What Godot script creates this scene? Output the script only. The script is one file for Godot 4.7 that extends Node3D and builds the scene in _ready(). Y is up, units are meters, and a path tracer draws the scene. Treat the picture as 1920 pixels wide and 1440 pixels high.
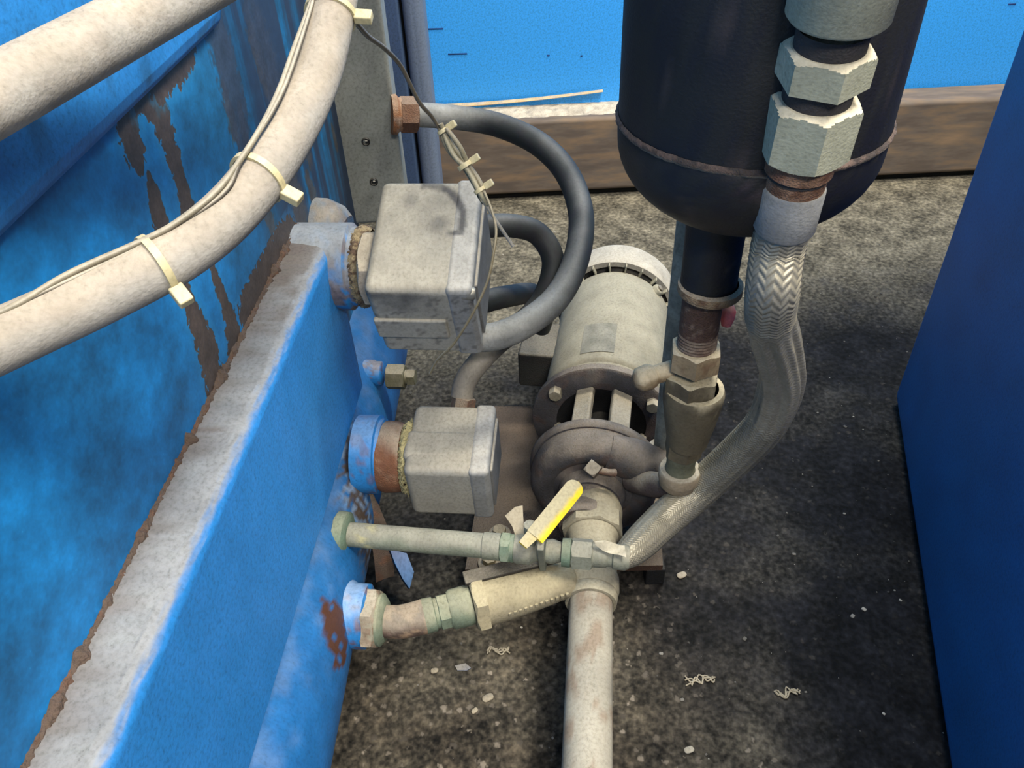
extends Node3D
# A service corner between two blue machines: a dusty circulation pump, its pipes, hoses, switch boxes and a black vessel.

var grain: NoiseTexture2D
var rough_noise: NoiseTexture2D
var n1 := FastNoiseLite.new()
var n2 := FastNoiseLite.new()
var n3 := FastNoiseLite.new()
var mats := {}

# ---------------------------------------------------------------- mesh collector
class MB:
	var v := PackedVector3Array()
	var n := PackedVector3Array()
	var t := PackedVector2Array()
	var idx := PackedInt32Array()
	func vert(p: Vector3, nn: Vector3, uv := Vector2.ZERO) -> int:
		v.append(p)
		n.append(nn)
		t.append(uv)
		return v.size() - 1
	func tri(a: int, b: int, c: int) -> void:
		var g := (v[b] - v[a]).cross(v[c] - v[a])
		if g.length_squared() < 1e-16:
			return
		if g.dot(n[a] + n[b] + n[c]) > 0.0:
			idx.append_array([a, c, b])
		else:
			idx.append_array([a, b, c])
	func quad(a: int, b: int, c: int, d: int) -> void:
		tri(a, b, c)
		tri(a, c, d)
	# a turned shape: prof holds (height along ax, radius) pairs
	func lathe(o: Vector3, ax: Vector3, prof: Array, seg := 40, res := 0.006) -> MB:
		ax = ax.normalized()
		var e := ax.cross(Vector3.UP if absf(ax.y) < 0.9 else Vector3.RIGHT).normalized()
		var f := ax.cross(e)
		var segn := []
		for i in prof.size() - 1:
			var d: Vector2 = prof[i + 1] - prof[i]
			segn.append(Vector2(-d.y, d.x).normalized())
		for i in prof.size() - 1:
			var a: Vector2 = prof[i]
			var b: Vector2 = prof[i + 1]
			if a.distance_to(b) < 1e-6:
				continue
			var na: Vector2 = segn[i]
			var nb: Vector2 = segn[i]
			if i > 0 and segn[i - 1].dot(segn[i]) > 0.7:
				na = (segn[i - 1] + segn[i]).normalized()
			if i < segn.size() - 1 and segn[i + 1].dot(segn[i]) > 0.7:
				nb = (segn[i + 1] + segn[i]).normalized()
			var k := clampi(ceili(a.distance_to(b) / res), 1, 60)
			var prev := -1
			for j in k + 1:
				var q := a.lerp(b, float(j) / k)
				var nn := na.lerp(nb, float(j) / k).normalized()
				var first := v.size()
				for s in seg + 1:
					var th := TAU * s / seg
					var rd := e * cos(th) + f * sin(th)
					vert(o + ax * q.x + rd * q.y, (ax * nn.x + rd * nn.y).normalized())
				if prev >= 0:
					for s in seg:
						quad(prev + s, prev + s + 1, first + s + 1, first + s)
				prev = first
		return self
	# hexagonal (or other) nut with turned chamfers; af across flats
	func hexa(o: Vector3, ax: Vector3, length: float, af: float, c0 := true, c1 := true, rot := 0.0, sides := 6, hole := 0.0, cf := 0.96) -> MB:
		ax = ax.normalized()
		var e := ax.cross(Vector3.UP if absf(ax.y) < 0.9 else Vector3.BACK).normalized()
		var f := ax.cross(e)
		var inr := af / 2.0
		var per := 12
		var corner := inr / cos(PI / sides)
		var dch := (corner - inr * cf) / 1.73
		var hs := []
		for j in 7:
			hs.append(dch * j / 6.0 if c0 else 0.0)
		var mid := maxi(2, ceili((length - 2 * dch) / 0.008))
		for j in range(1, mid + 1):
			hs.append(lerpf(dch, length - dch, float(j) / mid))
		for j in range(1, 7):
			hs.append(length - dch + dch * j / 6.0 if c1 else length)
		var cone := func(h: float) -> float:
			var r := 9.0
			if c0:
				r = minf(r, inr * cf + h * 1.73)
			if c1:
				r = minf(r, inr * cf + (length - h) * 1.73)
			return r
		var flat := func(th: float) -> float:
			var k := fposmod(th, TAU / sides) - PI / sides
			return inr / cos(k)
		for i in sides * per:
			var t0 := TAU * i / (sides * per)
			var t1 := TAU * (i + 1) / (sides * per)
			var face := (floorf(float(i) / per) + 0.5) * TAU / sides + rot
			var nf := e * cos(face) + f * sin(face)
			for j in hs.size() - 1:
				var h0: float = hs[j]
				var h1: float = hs[j + 1]
				if h1 - h0 < 1e-7:
					continue
				var q := []
				for c in [[t0, h0], [t1, h0], [t1, h1], [t0, h1]]:
					var th: float = clampf(c[0], floorf(float(i) / per) * TAU / sides + 1e-5, (floorf(float(i) / per) + 1) * TAU / sides - 1e-5)
					var r := minf(flat.call(th), cone.call(c[1]))
					var rd := e * cos(th + rot) + f * sin(th + rot)
					var on_cone: bool = cone.call((h0 + h1) / 2) < flat.call((t0 + t1) / 2)
					var nn := nf
					if on_cone:
						nn = (rd * 0.5 + ax * (-0.87 if (h0 + h1) / 2 < length / 2 else 0.87)).normalized()
					q.append(vert(o + ax * c[1] + rd * r, nn))
				quad(q[0], q[1], q[2], q[3])
		for en in [[0.0, -ax, c0], [length, ax, c1]]:
			var pr := -1
			var pi_ := -1
			for i in sides * per + 1:
				var th := TAU * i / (sides * per)
				var rd := e * cos(th + rot) + f * sin(th + rot)
				var r: float = inr * cf if en[2] else flat.call(th)
				var a := vert(o + ax * en[0] + rd * r, en[1])
				var b := vert(o + ax * en[0] + rd * hole, en[1])
				if pr >= 0:
					if hole > 0.0:
						quad(pr, a, b, pi_)
					else:
						tri(pr, a, b)
				pr = a
				pi_ = b
		return self
	# a bent round bar: Catmull-Rom through pts, radius rad (number or array per point)
	func tube(pts: Array, rad, seg := 20, res := 0.008, caps := true, shape = null) -> MB:
		var ps := []
		var rs := []
		for i in pts.size() - 1:
			var a: Vector3 = pts[maxi(i - 1, 0)]
			var b: Vector3 = pts[i]
			var c: Vector3 = pts[i + 1]
			var d: Vector3 = pts[mini(i + 2, pts.size() - 1)]
			var k := maxi(1, ceili(b.distance_to(c) / res))
			for j in k + (1 if i == pts.size() - 2 else 0):
				var u := float(j) / k
				ps.append(0.5 * ((2.0 * b) + (c - a) * u + (2.0 * a - 5.0 * b + 4.0 * c - d) * u * u + (3.0 * b - a - 3.0 * c + d) * u * u * u))
				rs.append(lerpf(rad[i], rad[i + 1], u) if rad is Array else rad)
		var up := Vector3.ZERO
		var prev := -1
		var along := 0.0
		var rows := []
		for i in ps.size():
			var dir: Vector3 = (ps[mini(i + 1, ps.size() - 1)] - ps[maxi(i - 1, 0)]).normalized()
			if up == Vector3.ZERO:
				up = dir.cross(Vector3.UP if absf(dir.y) < 0.9 else Vector3.RIGHT).normalized()
			up = (up - dir * up.dot(dir)).normalized()
			var sd := dir.cross(up)
			if i > 0:
				along += ps[i].distance_to(ps[i - 1])
			var first := v.size()
			for s in seg + 1:
				var th := TAU * s / seg
				var r: float = rs[i]
				if shape != null:
					r = shape.call(th, along, r)
				var rd := up * cos(th) + sd * sin(th)
				vert(ps[i] + rd * r, rd, Vector2(float(s) / seg, along))
			if prev >= 0:
				for s in seg:
					quad(prev + s, prev + s + 1, first + s + 1, first + s)
			rows.append(first)
			prev = first
		if shape != null:
			for i in ps.size():
				for s in seg + 1:
					var w: int = rows[i] + s
					var du := v[rows[i] + (s + 1) % seg] - v[rows[i] + (s - 1 + seg) % seg]
					var dv := v[rows[mini(i + 1, ps.size() - 1)] + s] - v[rows[maxi(i - 1, 0)] + s]
					var g := du.cross(dv).normalized()
					n[w] = g if g.dot(n[w]) > 0 else -g
		if caps:
			for en in [0, ps.size() - 1]:
				var o: Vector3 = ps[en]
				var dir: Vector3 = (ps[1] - ps[0]).normalized() * -1.0 if en == 0 else (ps[en] - ps[en - 1]).normalized()
				var c := vert(o, dir)
				var first := v.size()
				for s in seg + 1:
					vert(v[rows[en] + s], dir)
				for s in seg:
					tri(c, first + s, first + s + 1)
		return self
	# box with rounded edges
	func rbox(o: Vector3, bs: Basis, size: Vector3, r: float, res := 0.012) -> MB:
		var hs := size / 2.0
		var lists := []
		for a in 3:
			var l := []
			for k in 5:
				l.append(-hs[a] + r * (1.0 - cos(k * PI / 8.0)))
			var m := maxi(1, ceili((size[a] - 2 * r) / res))
			for k in range(1, m):
				l.append(lerpf(-hs[a] + r, hs[a] - r, float(k) / m))
			for k in range(4, -1, -1):
				l.append(hs[a] - r * (1.0 - cos(k * PI / 8.0)))
			lists.append(l)
		for a in 3:
			var b := (a + 1) % 3
			var c := (a + 2) % 3
			for sg in [-1.0, 1.0]:
				var lb: Array = lists[b]
				var lc: Array = lists[c]
				var first := v.size()
				for x in lb:
					for y in lc:
						var p := Vector3.ZERO
						p[a] = sg * hs[a]
						p[b] = x
						p[c] = y
						var inn := p.clamp(-hs + Vector3.ONE * r, hs - Vector3.ONE * r)
						var d := (p - inn).normalized()
						vert(o + bs * (inn + d * r), (bs * d).normalized())
				for i in lb.size() - 1:
					for j in lc.size() - 1:
						var w := first + i * lc.size() + j
						quad(w, w + lc.size(), w + lc.size() + 1, w + 1)
		return self
	# flat plate: polygon in the plane (o, bx, by), thickened along bz
	func plate(poly: Array, o: Vector3, bx: Vector3, by: Vector3, bz: Vector3) -> MB:
		var pv := PackedVector2Array(poly)
		var tr := Geometry2D.triangulate_polygon(pv)
		var nz := bx.cross(by).normalized()
		if nz.dot(bz) < 0:
			nz = -nz
		for top in [0, 1]:
			var first := v.size()
			for q in pv:
				vert(o + bx * q.x + by * q.y + bz * top, nz if top else -nz)
			for i in range(0, tr.size(), 3):
				tri(first + tr[i], first + tr[i + 1], first + tr[i + 2])
		var mid := Vector3.ZERO
		for q in pv:
			mid += (o + bx * q.x + by * q.y) / pv.size()
		var cw := Geometry2D.is_polygon_clockwise(pv)
		for i in pv.size():
			var q0 := pv[i]
			var q1 := pv[(i + 1) % pv.size()]
			var a := o + bx * q0.x + by * q0.y
			var b := o + bx * q1.x + by * q1.y
			var e2 := (q1 - q0).normalized()
			var out2 := Vector2(e2.y, -e2.x) * (-1.0 if cw else 1.0)
			var nn := (bx * out2.x + by * out2.y).normalized()
			quad(vert(a, nn), vert(b, nn), vert(b + bz, nn), vert(a + bz, nn))
		return self
	# any surface from a function of (u, v); normals by differences
	func sheet(fn: Callable, nu: int, nv: int, flip := false) -> MB:
		var first := v.size()
		for i in nu + 1:
			for j in nv + 1:
				var p: Vector3 = fn.call(float(i) / nu, float(j) / nv)
				vert(p, Vector3.UP, Vector2(float(i) / nu, float(j) / nv))
		for i in nu + 1:
			for j in nv + 1:
				var a := first + i * (nv + 1) + j
				var du := v[first + mini(i + 1, nu) * (nv + 1) + j] - v[first + maxi(i - 1, 0) * (nv + 1) + j]
				var dv := v[first + i * (nv + 1) + mini(j + 1, nv)] - v[first + i * (nv + 1) + maxi(j - 1, 0)]
				n[a] = du.cross(dv).normalized() * (-1.0 if flip else 1.0)
		for i in nu:
			for j in nv:
				var a := first + i * (nv + 1) + j
				quad(a, a + nv + 1, a + nv + 2, a + 1)
		return self

# ---------------------------------------------------------------- colour and material
func lin(r: float, g: float, b: float) -> Color:
	return Color(r, g, b).srgb_to_linear()

# a finish: paint or metal, the dust that lies on what faces up, and patches of rust or wear
func fin(mat: String, base: Color, opt := {}) -> Dictionary:
	var d := {"mat": mat, "base": base, "var": 0.16, "freq": 25.0, "dust": DUST, "damt": 0.75, "dlo": 0.1, "dhi": 0.85, "rust": RUST, "ramt": 0.0, "rthr": 0.15, "rfreq": 40.0, "fn": null}
	d.merge(opt, true)
	return d

func tint(p: Vector3, nn: Vector3, s: Dictionary) -> Color:
	var a := n1.get_noise_3dv(p * s.freq)
	var c: Color = s.base * (1.0 + s.var * 2.0 * a)
	if s.ramt > 0.0:
		var k := smoothstep(s.rthr, s.rthr + 0.1, n2.get_noise_3dv(p * s.rfreq)) * s.ramt as float
		c = c.lerp(s.rust * (1.0 + 0.8 * n3.get_noise_3dv(p * 90.0)), k)
	if s.damt > 0.0:
		var b := n3.get_noise_3dv(p * s.freq * 0.8)
		var k := smoothstep(s.dlo, s.dhi, nn.y + 0.55 * b) * s.damt as float
		c = c.lerp(s.dust * (1.0 + 0.25 * a), clampf(k, 0.0, 1.0))
	if s.fn != null:
		c = s.fn.call(p, nn, c)
	c.a = 1.0
	return c

func mat(called: String, rough: float, metal: float, gscale: float, bump: float) -> void:
	var m := StandardMaterial3D.new()
	m.resource_name = called
	m.vertex_color_use_as_albedo = true
	m.roughness = rough
	m.metallic = metal
	m.albedo_texture = grain
	m.uv1_triplanar = true
	m.uv1_scale = Vector3.ONE * gscale
	if bump > 0.0:
		m.heightmap_enabled = true
		m.heightmap_texture = rough_noise
		m.heightmap_scale = bump
	mats[called] = m

# ---------------------------------------------------------------- naming
var used := {}
func numbered(called: String) -> String:
	used[called] = used.get(called, -1) + 1
	return called if used[called] == 0 else "%s_%03d" % [called, used[called]]

func tag(o: Node3D, label := "", category := "", group := "", kind := "") -> Node3D:
	for e in [["label", label], ["category", category], ["group", group], ["kind", kind]]:
		if e[1]:
			o.set_meta(e[0], e[1])
	return o

func thing(called: String, label: String, category: String, at: Vector3, group := "") -> Node3D:
	var o := Node3D.new()
	o.name = numbered(called)
	add_child(o, true)
	o.position = at
	return tag(o, label, category, group)

# one mesh with its own vertex colours, placed relative to its parent's base
func part(called: String, mb: MB, s: Dictionary, parent: Node3D = self) -> MeshInstance3D:
	var base := Vector3.ZERO
	var up: Node = parent
	while up is Node3D and up != self:
		base += up.position
		up = up.get_parent()
	var cols := PackedColorArray()
	cols.resize(mb.v.size())
	for i in mb.v.size():
		cols[i] = tint(mb.v[i], mb.n[i], s)
	var vv := mb.v.duplicate()
	if base != Vector3.ZERO:
		for i in vv.size():
			vv[i] -= base
	var arr := []
	arr.resize(Mesh.ARRAY_MAX)
	arr[Mesh.ARRAY_VERTEX] = vv
	arr[Mesh.ARRAY_NORMAL] = mb.n
	arr[Mesh.ARRAY_TEX_UV] = mb.t
	arr[Mesh.ARRAY_COLOR] = cols
	arr[Mesh.ARRAY_INDEX] = mb.idx
	var me := ArrayMesh.new()
	me.add_surface_from_arrays(Mesh.PRIMITIVE_TRIANGLES, arr)
	var o := MeshInstance3D.new()
	o.name = called if parent != self else numbered(called)
	o.mesh = me
	o.material_override = s.mat if s.mat is Material else mats[s.mat]
	parent.add_child(o, true)
	return o

func struct(o: Node3D, label: String) -> Node3D:
	o.set_meta("kind", "structure")
	o.set_meta("label", label)
	return o

func frame(bx: Vector3, up := Vector3.UP) -> Basis:
	bx = bx.normalized()
	var bz := bx.cross(up).normalized()
	return Basis(bx, bz.cross(bx), bz)

var DUST := lin(0.70, 0.66, 0.58)
var RUST := lin(0.42, 0.27, 0.19)
var BROWN := lin(0.30, 0.25, 0.22)

func _ready() -> void:
	var cam := Camera3D.new()
	cam.name = "camera"
	cam.transform = Transform3D(Basis(Vector3(0.9988, -0.0375, 0.0317), Vector3(0.0491, 0.7625, -0.6451), Vector3(0, 0.6459, 0.7635)).orthonormalized(), Vector3(0, 1.1, 0))
	cam.fov = 49.83
	cam.near = 0.02
	cam.far = 30.0
	add_child(cam)
	cam.current = true
	var we := WorldEnvironment.new()
	we.name = "environment"
	var env := Environment.new()
	env.background_mode = Environment.BG_COLOR
	env.background_color = Color(0.02, 0.022, 0.025)
	env.tonemap_mode = Environment.TONE_MAPPER_LINEAR
	env.tonemap_exposure = EXPOSURE
	env.sdfgi_enabled = true
	env.ssao_enabled = true
	env.ssil_enabled = true
	we.environment = env
	add_child(we)
	make_materials()
	# lamps: one above the aisle behind the pump, one above the walkway on the near side
	ceiling_lamp(Vector3(0.95, 2.75, -1.75), Vector2(1.2, 0.3), 10.0, lin(1.0, 0.97, 0.90), "long white ceiling lamp over the aisle by the blue back wall")
	ceiling_lamp(Vector3(0.95, 3.1, -0.15), Vector2(0.5, 1.2), 20.0, lin(1.0, 0.98, 0.94), "long white ceiling lamp over the walkway before the machines")
	ceiling_lamp(Vector3(0.45, 2.7, 1.45), Vector2(1.2, 0.4), 14.0, lin(1.0, 0.98, 0.95), "added unseen fill lamp behind the viewer over the start of the walkway")  # fill lamp, added to brighten faces turned to the viewer
	room()
	left_machine()
	right_cabinet()
	black_vessel()
	pump()
	suction_line()
	strainer_line()
	valve_line()
	relief_line()
	switch_boxes()
	conduits()
	hoses()
	wires()
	uprights()
	braided_hose()
	small_fittings()
	floor_litter()

const EXPOSURE := 0.74

func make_materials() -> void:
	n1.seed = 11
	n1.frequency = 1.0
	n1.fractal_octaves = 4
	n2.seed = 23
	n2.frequency = 1.0
	n2.fractal_octaves = 5
	n2.fractal_gain = 0.6
	n3.seed = 37
	n3.frequency = 1.0
	n3.fractal_octaves = 3
	grain = NoiseTexture2D.new()
	grain.width = 512
	grain.height = 512
	grain.seamless = true
	var fn := FastNoiseLite.new()
	fn.seed = 5
	fn.frequency = 0.035
	fn.fractal_octaves = 6
	fn.fractal_gain = 0.7
	grain.noise = fn
	var ramp := Gradient.new()
	ramp.offsets = PackedFloat32Array([0.0, 0.25, 0.55, 1.0])
	ramp.colors = PackedColorArray([Color(0.66, 0.65, 0.64), Color(0.86, 0.86, 0.85), Color(0.95, 0.95, 0.95), Color(1, 1, 1)])
	grain.color_ramp = ramp
	rough_noise = NoiseTexture2D.new()
	rough_noise.width = 512
	rough_noise.height = 512
	rough_noise.seamless = true
	var f2 := FastNoiseLite.new()
	f2.seed = 8
	f2.frequency = 0.06
	f2.fractal_octaves = 5
	rough_noise.noise = f2
	mat("dusty", 0.85, 0.0, 9.0, 0.03)
	mat("dusty_paint", 0.6, 0.0, 8.0, 0.012)
	mat("cast_iron", 0.8, 0.0, 10.0, 0.09)
	mat("rusty", 0.9, 0.0, 12.0, 0.12)
	mat("rubber", 0.62, 0.0, 9.0, 0.01)
	mat("plastic", 0.5, 0.0, 9.0, 0.0)
	mat("bare_metal", 0.45, 0.35, 9.0, 0.02)
	mat("gloss_black", 0.58, 0.0, 8.0, 0.03)

func ceiling_lamp(at: Vector3, size: Vector2, energy: float, col: Color, label: String) -> void:
	var t := thing("ceiling_lamp", label, "lamp", at, "")
	var hb := MB.new().rbox(at + Vector3(0, 0.05, 0), Basis(), Vector3(size.x + 0.08, 0.06, size.y + 0.06), 0.01, 0.2)
	part("housing", hb, fin("dusty_paint", lin(0.8, 0.8, 0.8), {"damt": 0.0}), t)
	for k in [-0.35, 0.35]:
		part("hanger", MB.new().tube([at + Vector3(size.x * k, 0.08, 0), at + Vector3(size.x * k, 3.42 - at.y, 0)], 0.006, 8, 0.2), fin("dusty", lin(0.5, 0.5, 0.5)), t)
	var gm := StandardMaterial3D.new()
	gm.resource_name = "lamp_glow"
	gm.albedo_color = Color(0.9, 0.9, 0.9)
	gm.emission_enabled = true
	gm.emission = col.linear_to_srgb()
	gm.emission_energy_multiplier = 3.0
	part("diffuser", MB.new().rbox(at + Vector3(0, 0.012, 0), Basis(), Vector3(size.x, 0.02, size.y), 0.006, 0.2), fin("dusty", lin(0.9, 0.9, 0.9), {"damt": 0.0, "mat": gm}), t)
	var l := AreaLight3D.new()
	l.name = "lamp_light"
	l.area_size = size
	l.light_color = col.linear_to_srgb()
	l.light_energy = energy
	l.area_range = 12.0
	l.area_attenuation = 2.0
	l.shadow_enabled = true
	t.add_child(l)
	l.position = Vector3(0, -0.004, 0)
	l.rotation.x = -PI / 2

# ---------------------------------------------------------------- the room
func room() -> void:
	var plain := fin("dusty", lin(0.62, 0.62, 0.60), {"damt": 0.0})
	for w in [["wall_left", Vector3(-2.6, 1.7, 0.1), Vector3(0.2, 3.6, 5.4)], ["wall_right", Vector3(3.3, 1.7, 0.1), Vector3(0.2, 3.6, 5.4)], ["wall_front", Vector3(0.35, 1.7, 2.8), Vector3(6.0, 3.6, 0.2)]]:
		struct(part(w[0], MB.new().rbox(w[1], Basis(), w[2], 0.01, 0.6), plain), "pale plain wall of the machine hall")
	struct(part("ceiling", MB.new().rbox(Vector3(0.35, 3.5, 0.2), Basis(), Vector3(6.0, 0.16, 5.4), 0.01, 0.6), plain), "pale ceiling of the machine hall")
	var wall := part("wall_back", MB.new().rbox(Vector3(0.35, 1.7, -2.30), Basis(), Vector3(6.0, 3.6, 0.2), 0.004, 0.6), fin("plastic", lin(0.23, 0.66, 1.0), {"damt": 0.0, "var": 0.02}))
	struct(wall, "bright blue painted sheet wall behind the pump")
	# scratches, raised a hair from the sheet
	for q in [Vector3(-0.1756, 0.4364, 0.045), Vector3(-0.1242, 0.3712, 0.05), Vector3(0.1326, 0.3561, 0.008), Vector3(0.2206, 0.3505, 0.006), Vector3(1.3145, 0.4276, 0.02)]:
		part("scratch", MB.new().rbox(Vector3(q.x + q.z / 2, q.y, -2.2), Basis(Vector3(0, 0, 1), -0.02), Vector3(q.z, 0.0035, 0.003), 0.0012, 0.02), fin("dusty", lin(0.05, 0.22, 0.45), {"damt": 0.0, "var": 0.4}), wall)
	floor_slab()
	# sill beam on the floor along the wall
	var bt := thing("steel_beam", "long brown rusty steel beam lying along the foot of the blue wall", "beam", Vector3(0.5, 0.0, -2.145))
	var streak := StandardMaterial3D.new()
	streak.resource_name = "streaked_steel"
	streak.vertex_color_use_as_albedo = true
	streak.roughness = 0.75
	var sn := NoiseTexture2D.new()
	sn.width = 512
	sn.height = 512
	sn.seamless = true
	var fn := FastNoiseLite.new()
	fn.seed = 77
	fn.frequency = 0.012
	fn.fractal_octaves = 5
	fn.fractal_gain = 0.6
	sn.noise = fn
	var gr := Gradient.new()
	gr.offsets = PackedFloat32Array([0.0, 0.35, 0.5, 0.65, 1.0])
	gr.colors = PackedColorArray([Color(0.55, 0.54, 0.53), Color(0.64, 0.60, 0.57), Color(0.69, 0.66, 0.63), Color(0.77, 0.70, 0.62), Color(0.90, 0.80, 0.68)])
	sn.color_ramp = gr
	streak.albedo_texture = sn
	streak.uv1_triplanar = true
	streak.uv1_scale = Vector3(0.7, 3.2, 3.0)
	var sb := fin("dusty", lin(0.62, 0.58, 0.54), {"damt": 0.0, "mat": streak, "var": 0.1})
	part("beam_web", MB.new().rbox(Vector3(0.5, 0.1235, -2.14), Basis(), Vector3(4.4, 0.209, 0.1), 0.012, 0.1), sb, bt)
	part("beam_foot", MB.new().rbox(Vector3(0.5, 0.009, -2.15), Basis(), Vector3(4.4, 0.018, 0.08), 0.003, 0.1), fin("rusty", lin(0.1, 0.09, 0.08), {"damt": 0.0}), bt)
	var dn := func(u: float, v: float) -> Vector3:
		var x := lerpf(-0.35, 0.62, u)
		var k := v * PI
		return Vector3(x, 0.2255 + sin(k) * (0.007 + 0.004 * n1.get_noise_2d(x * 30.0, 1.0)), -2.1 - 0.10 * v + 0.004 * n1.get_noise_2d(x * 50.0, 7.0))
	part("dust_bank", MB.new().sheet(dn, 120, 8), fin("dusty", lin(0.78, 0.73, 0.65), {"damt": 0.0, "var": 0.3, "freq": 40.0, "ramt": 0.5, "rust": lin(0.45, 0.43, 0.41), "rthr": 0.25}), bt)
	var strip := MB.new().sheet(func(u: float, v: float) -> Vector3:
		var x := lerpf(-0.1986, 0.2813, u)
		return Vector3(x, 0.238 + 0.022 * u - 0.006 * sin(u * PI) + (v - 0.5) * 0.012 * (1.0 - 0.6 * u), -2.192 + 0.012 * sin(v * PI)), 40, 6)
	part("loose_strip", strip, fin("dusty", lin(0.85, 0.72, 0.52), {"damt": 0.4, "ramt": 0.4, "rust": lin(0.5, 0.6, 0.75)}))
	tag(get_node("loose_strip"), "thin curled tan edging strip at the bottom of the blue wall", "strip")

func floor_slab() -> void:
	# concrete: dust, oily grime with shade painted in, and exposed stones
	var w := 1400
	var span := 2.3
	var x0 := -0.6
	var z0 := -2.25
	var imgs := []
	for q in [[3, 0.0045, 5, 0.55], [9, 0.02, 5, 0.6], [15, 0.12, 4, 0.65]]:
		var fnz := FastNoiseLite.new()
		fnz.seed = q[0]
		fnz.frequency = q[1]
		fnz.fractal_octaves = q[2]
		fnz.fractal_gain = q[3]
		imgs.append(fnz.get_image(w, w, false, false, false).get_data())
	var cl := FastNoiseLite.new()
	cl.noise_type = FastNoiseLite.TYPE_CELLULAR
	cl.seed = 4
	cl.frequency = 0.085
	cl.fractal_type = FastNoiseLite.FRACTAL_NONE
	cl.cellular_return_type = FastNoiseLite.RETURN_DISTANCE
	var cd := cl.get_image(w, w, false, false, true).get_data()
	cl.cellular_return_type = FastNoiseLite.RETURN_CELL_VALUE
	var cv := cl.get_image(w, w, false, false, true).get_data()
	var bytes := PackedByteArray()
	bytes.resize(w * w * 3)
	var relief := PackedByteArray()
	relief.resize(w * w)
	var i := 0
	for y in w:
		var z := z0 + span * y / w
		for x in w:
			var xx := x0 + span * x / w
			var big := imgs[0][i] / 255.0 as float
			var mid := imgs[1][i] / 255.0 as float
			var fine := imgs[2][i] / 255.0 as float
			# dark bluish walkway: oily grime plus painted shade, fading out towards the wall
			var oil_shade := FLOOR_OIL_SHADE * (0.62 + (big - 0.5) * 1.1 + (mid - 0.5) * 0.5)
			oil_shade *= smoothstep(-1.62, -1.34, z + 0.25 * (xx - 0.45) + 0.2 * (mid - 0.5))
			oil_shade += 0.25 * smoothstep(0.25, 0.5, xx + 0.15 * (big - 0.5)) * smoothstep(-1.55, -1.3, z)  # extra painted shade along the right side of the walkway
			oil_shade = clampf(oil_shade, 0.0, 1.0)
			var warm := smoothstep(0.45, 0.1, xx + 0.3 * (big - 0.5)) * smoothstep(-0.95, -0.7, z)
			var f := 0.70 + lerpf(0.8, 1.3, oil_shade) * (fine - 0.5) + lerpf(0.7, 1.2, oil_shade) * (mid - 0.5)
			var r := lerpf(0.54, lerpf(0.125, 0.29, warm), oil_shade) * f
			var g := lerpf(0.51, lerpf(0.125, 0.26, warm), oil_shade) * f
			var b := lerpf(0.44, lerpf(0.135, 0.215, warm), oil_shade) * f
			var h := 0.55 + 0.5 * (fine - 0.5) + 0.4 * (mid - 0.5)
			var cval: int = cv[i]
			var rad := 18 + (cval * 7) % 50
			var dist := cd[i] + 150.0 * (fine - 0.5) + 60.0 * (mid - 0.5)
			if cval % 5 < (3 if warm > 0.4 else 2) and dist < rad and mid > (0.36 if warm > 0.4 else 0.42):
				var e := 1.0 - smoothstep(rad * 0.6, rad, dist)
				var tone := 0.30 + 0.36 * float((cval * 13) % 17) / 17.0
				tone *= lerpf(1.0, lerpf(0.62, 0.95, warm), oil_shade) 
				var stone_mix := lerpf(0.4, 0.75, warm)
				r = lerpf(r, tone * 1.05, e * stone_mix)
				g = lerpf(g, tone * 0.97, e * stone_mix)
				b = lerpf(b, tone * 0.86, e * stone_mix)
				h += 0.2 * e
			if fine > 0.82:
				var sp := (fine - 0.82) * 2.2
				r += sp
				g += sp
				b += sp
			bytes[i * 3] = clampi(int(r * 255.0), 8, 240)
			bytes[i * 3 + 1] = clampi(int(g * 255.0), 8, 240)
			bytes[i * 3 + 2] = clampi(int(b * 255.0), 8, 240)
			relief[i] = clampi(int(h * 255.0), 0, 255)
			i += 1
	var m := StandardMaterial3D.new()
	m.resource_name = "stained_shaded_concrete"
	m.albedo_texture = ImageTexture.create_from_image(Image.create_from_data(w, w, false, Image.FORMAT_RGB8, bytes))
	m.roughness = 0.88
	m.metallic_specular = 0.3
	m.heightmap_enabled = true
	m.heightmap_texture = ImageTexture.create_from_image(Image.create_from_data(w, w, false, Image.FORMAT_L8, relief))
	m.heightmap_scale = 0.22
	var mb := MB.new()
	for q in [[-2.6, 3.3, -2.3, 2.8]]:
		var a := mb.vert(Vector3(q[0], 0, q[2]), Vector3.UP, Vector2((q[0] - x0) / span, (q[2] - z0) / span))
		var b := mb.vert(Vector3(q[1], 0, q[2]), Vector3.UP, Vector2((q[1] - x0) / span, (q[2] - z0) / span))
		var c := mb.vert(Vector3(q[1], 0, q[3]), Vector3.UP, Vector2((q[1] - x0) / span, (q[3] - z0) / span))
		var d := mb.vert(Vector3(q[0], 0, q[3]), Vector3.UP, Vector2((q[0] - x0) / span, (q[3] - z0) / span))
		mb.quad(a, b, c, d)
		for e in [[a, b, Vector3.FORWARD], [b, c, Vector3.RIGHT], [c, d, Vector3.BACK], [d, a, Vector3.LEFT]]:
			var p0: Vector3 = mb.v[e[0]]
			var p1: Vector3 = mb.v[e[1]]
			mb.quad(mb.vert(p0, e[2]), mb.vert(p1, e[2]), mb.vert(p1 - Vector3(0, 0.15, 0), e[2]), mb.vert(p0 - Vector3(0, 0.15, 0), e[2]))
		mb.quad(mb.vert(Vector3(q[0], -0.15, q[2]), Vector3.DOWN), mb.vert(Vector3(q[1], -0.15, q[2]), Vector3.DOWN), mb.vert(Vector3(q[1], -0.15, q[3]), Vector3.DOWN), mb.vert(Vector3(q[0], -0.15, q[3]), Vector3.DOWN))
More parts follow.
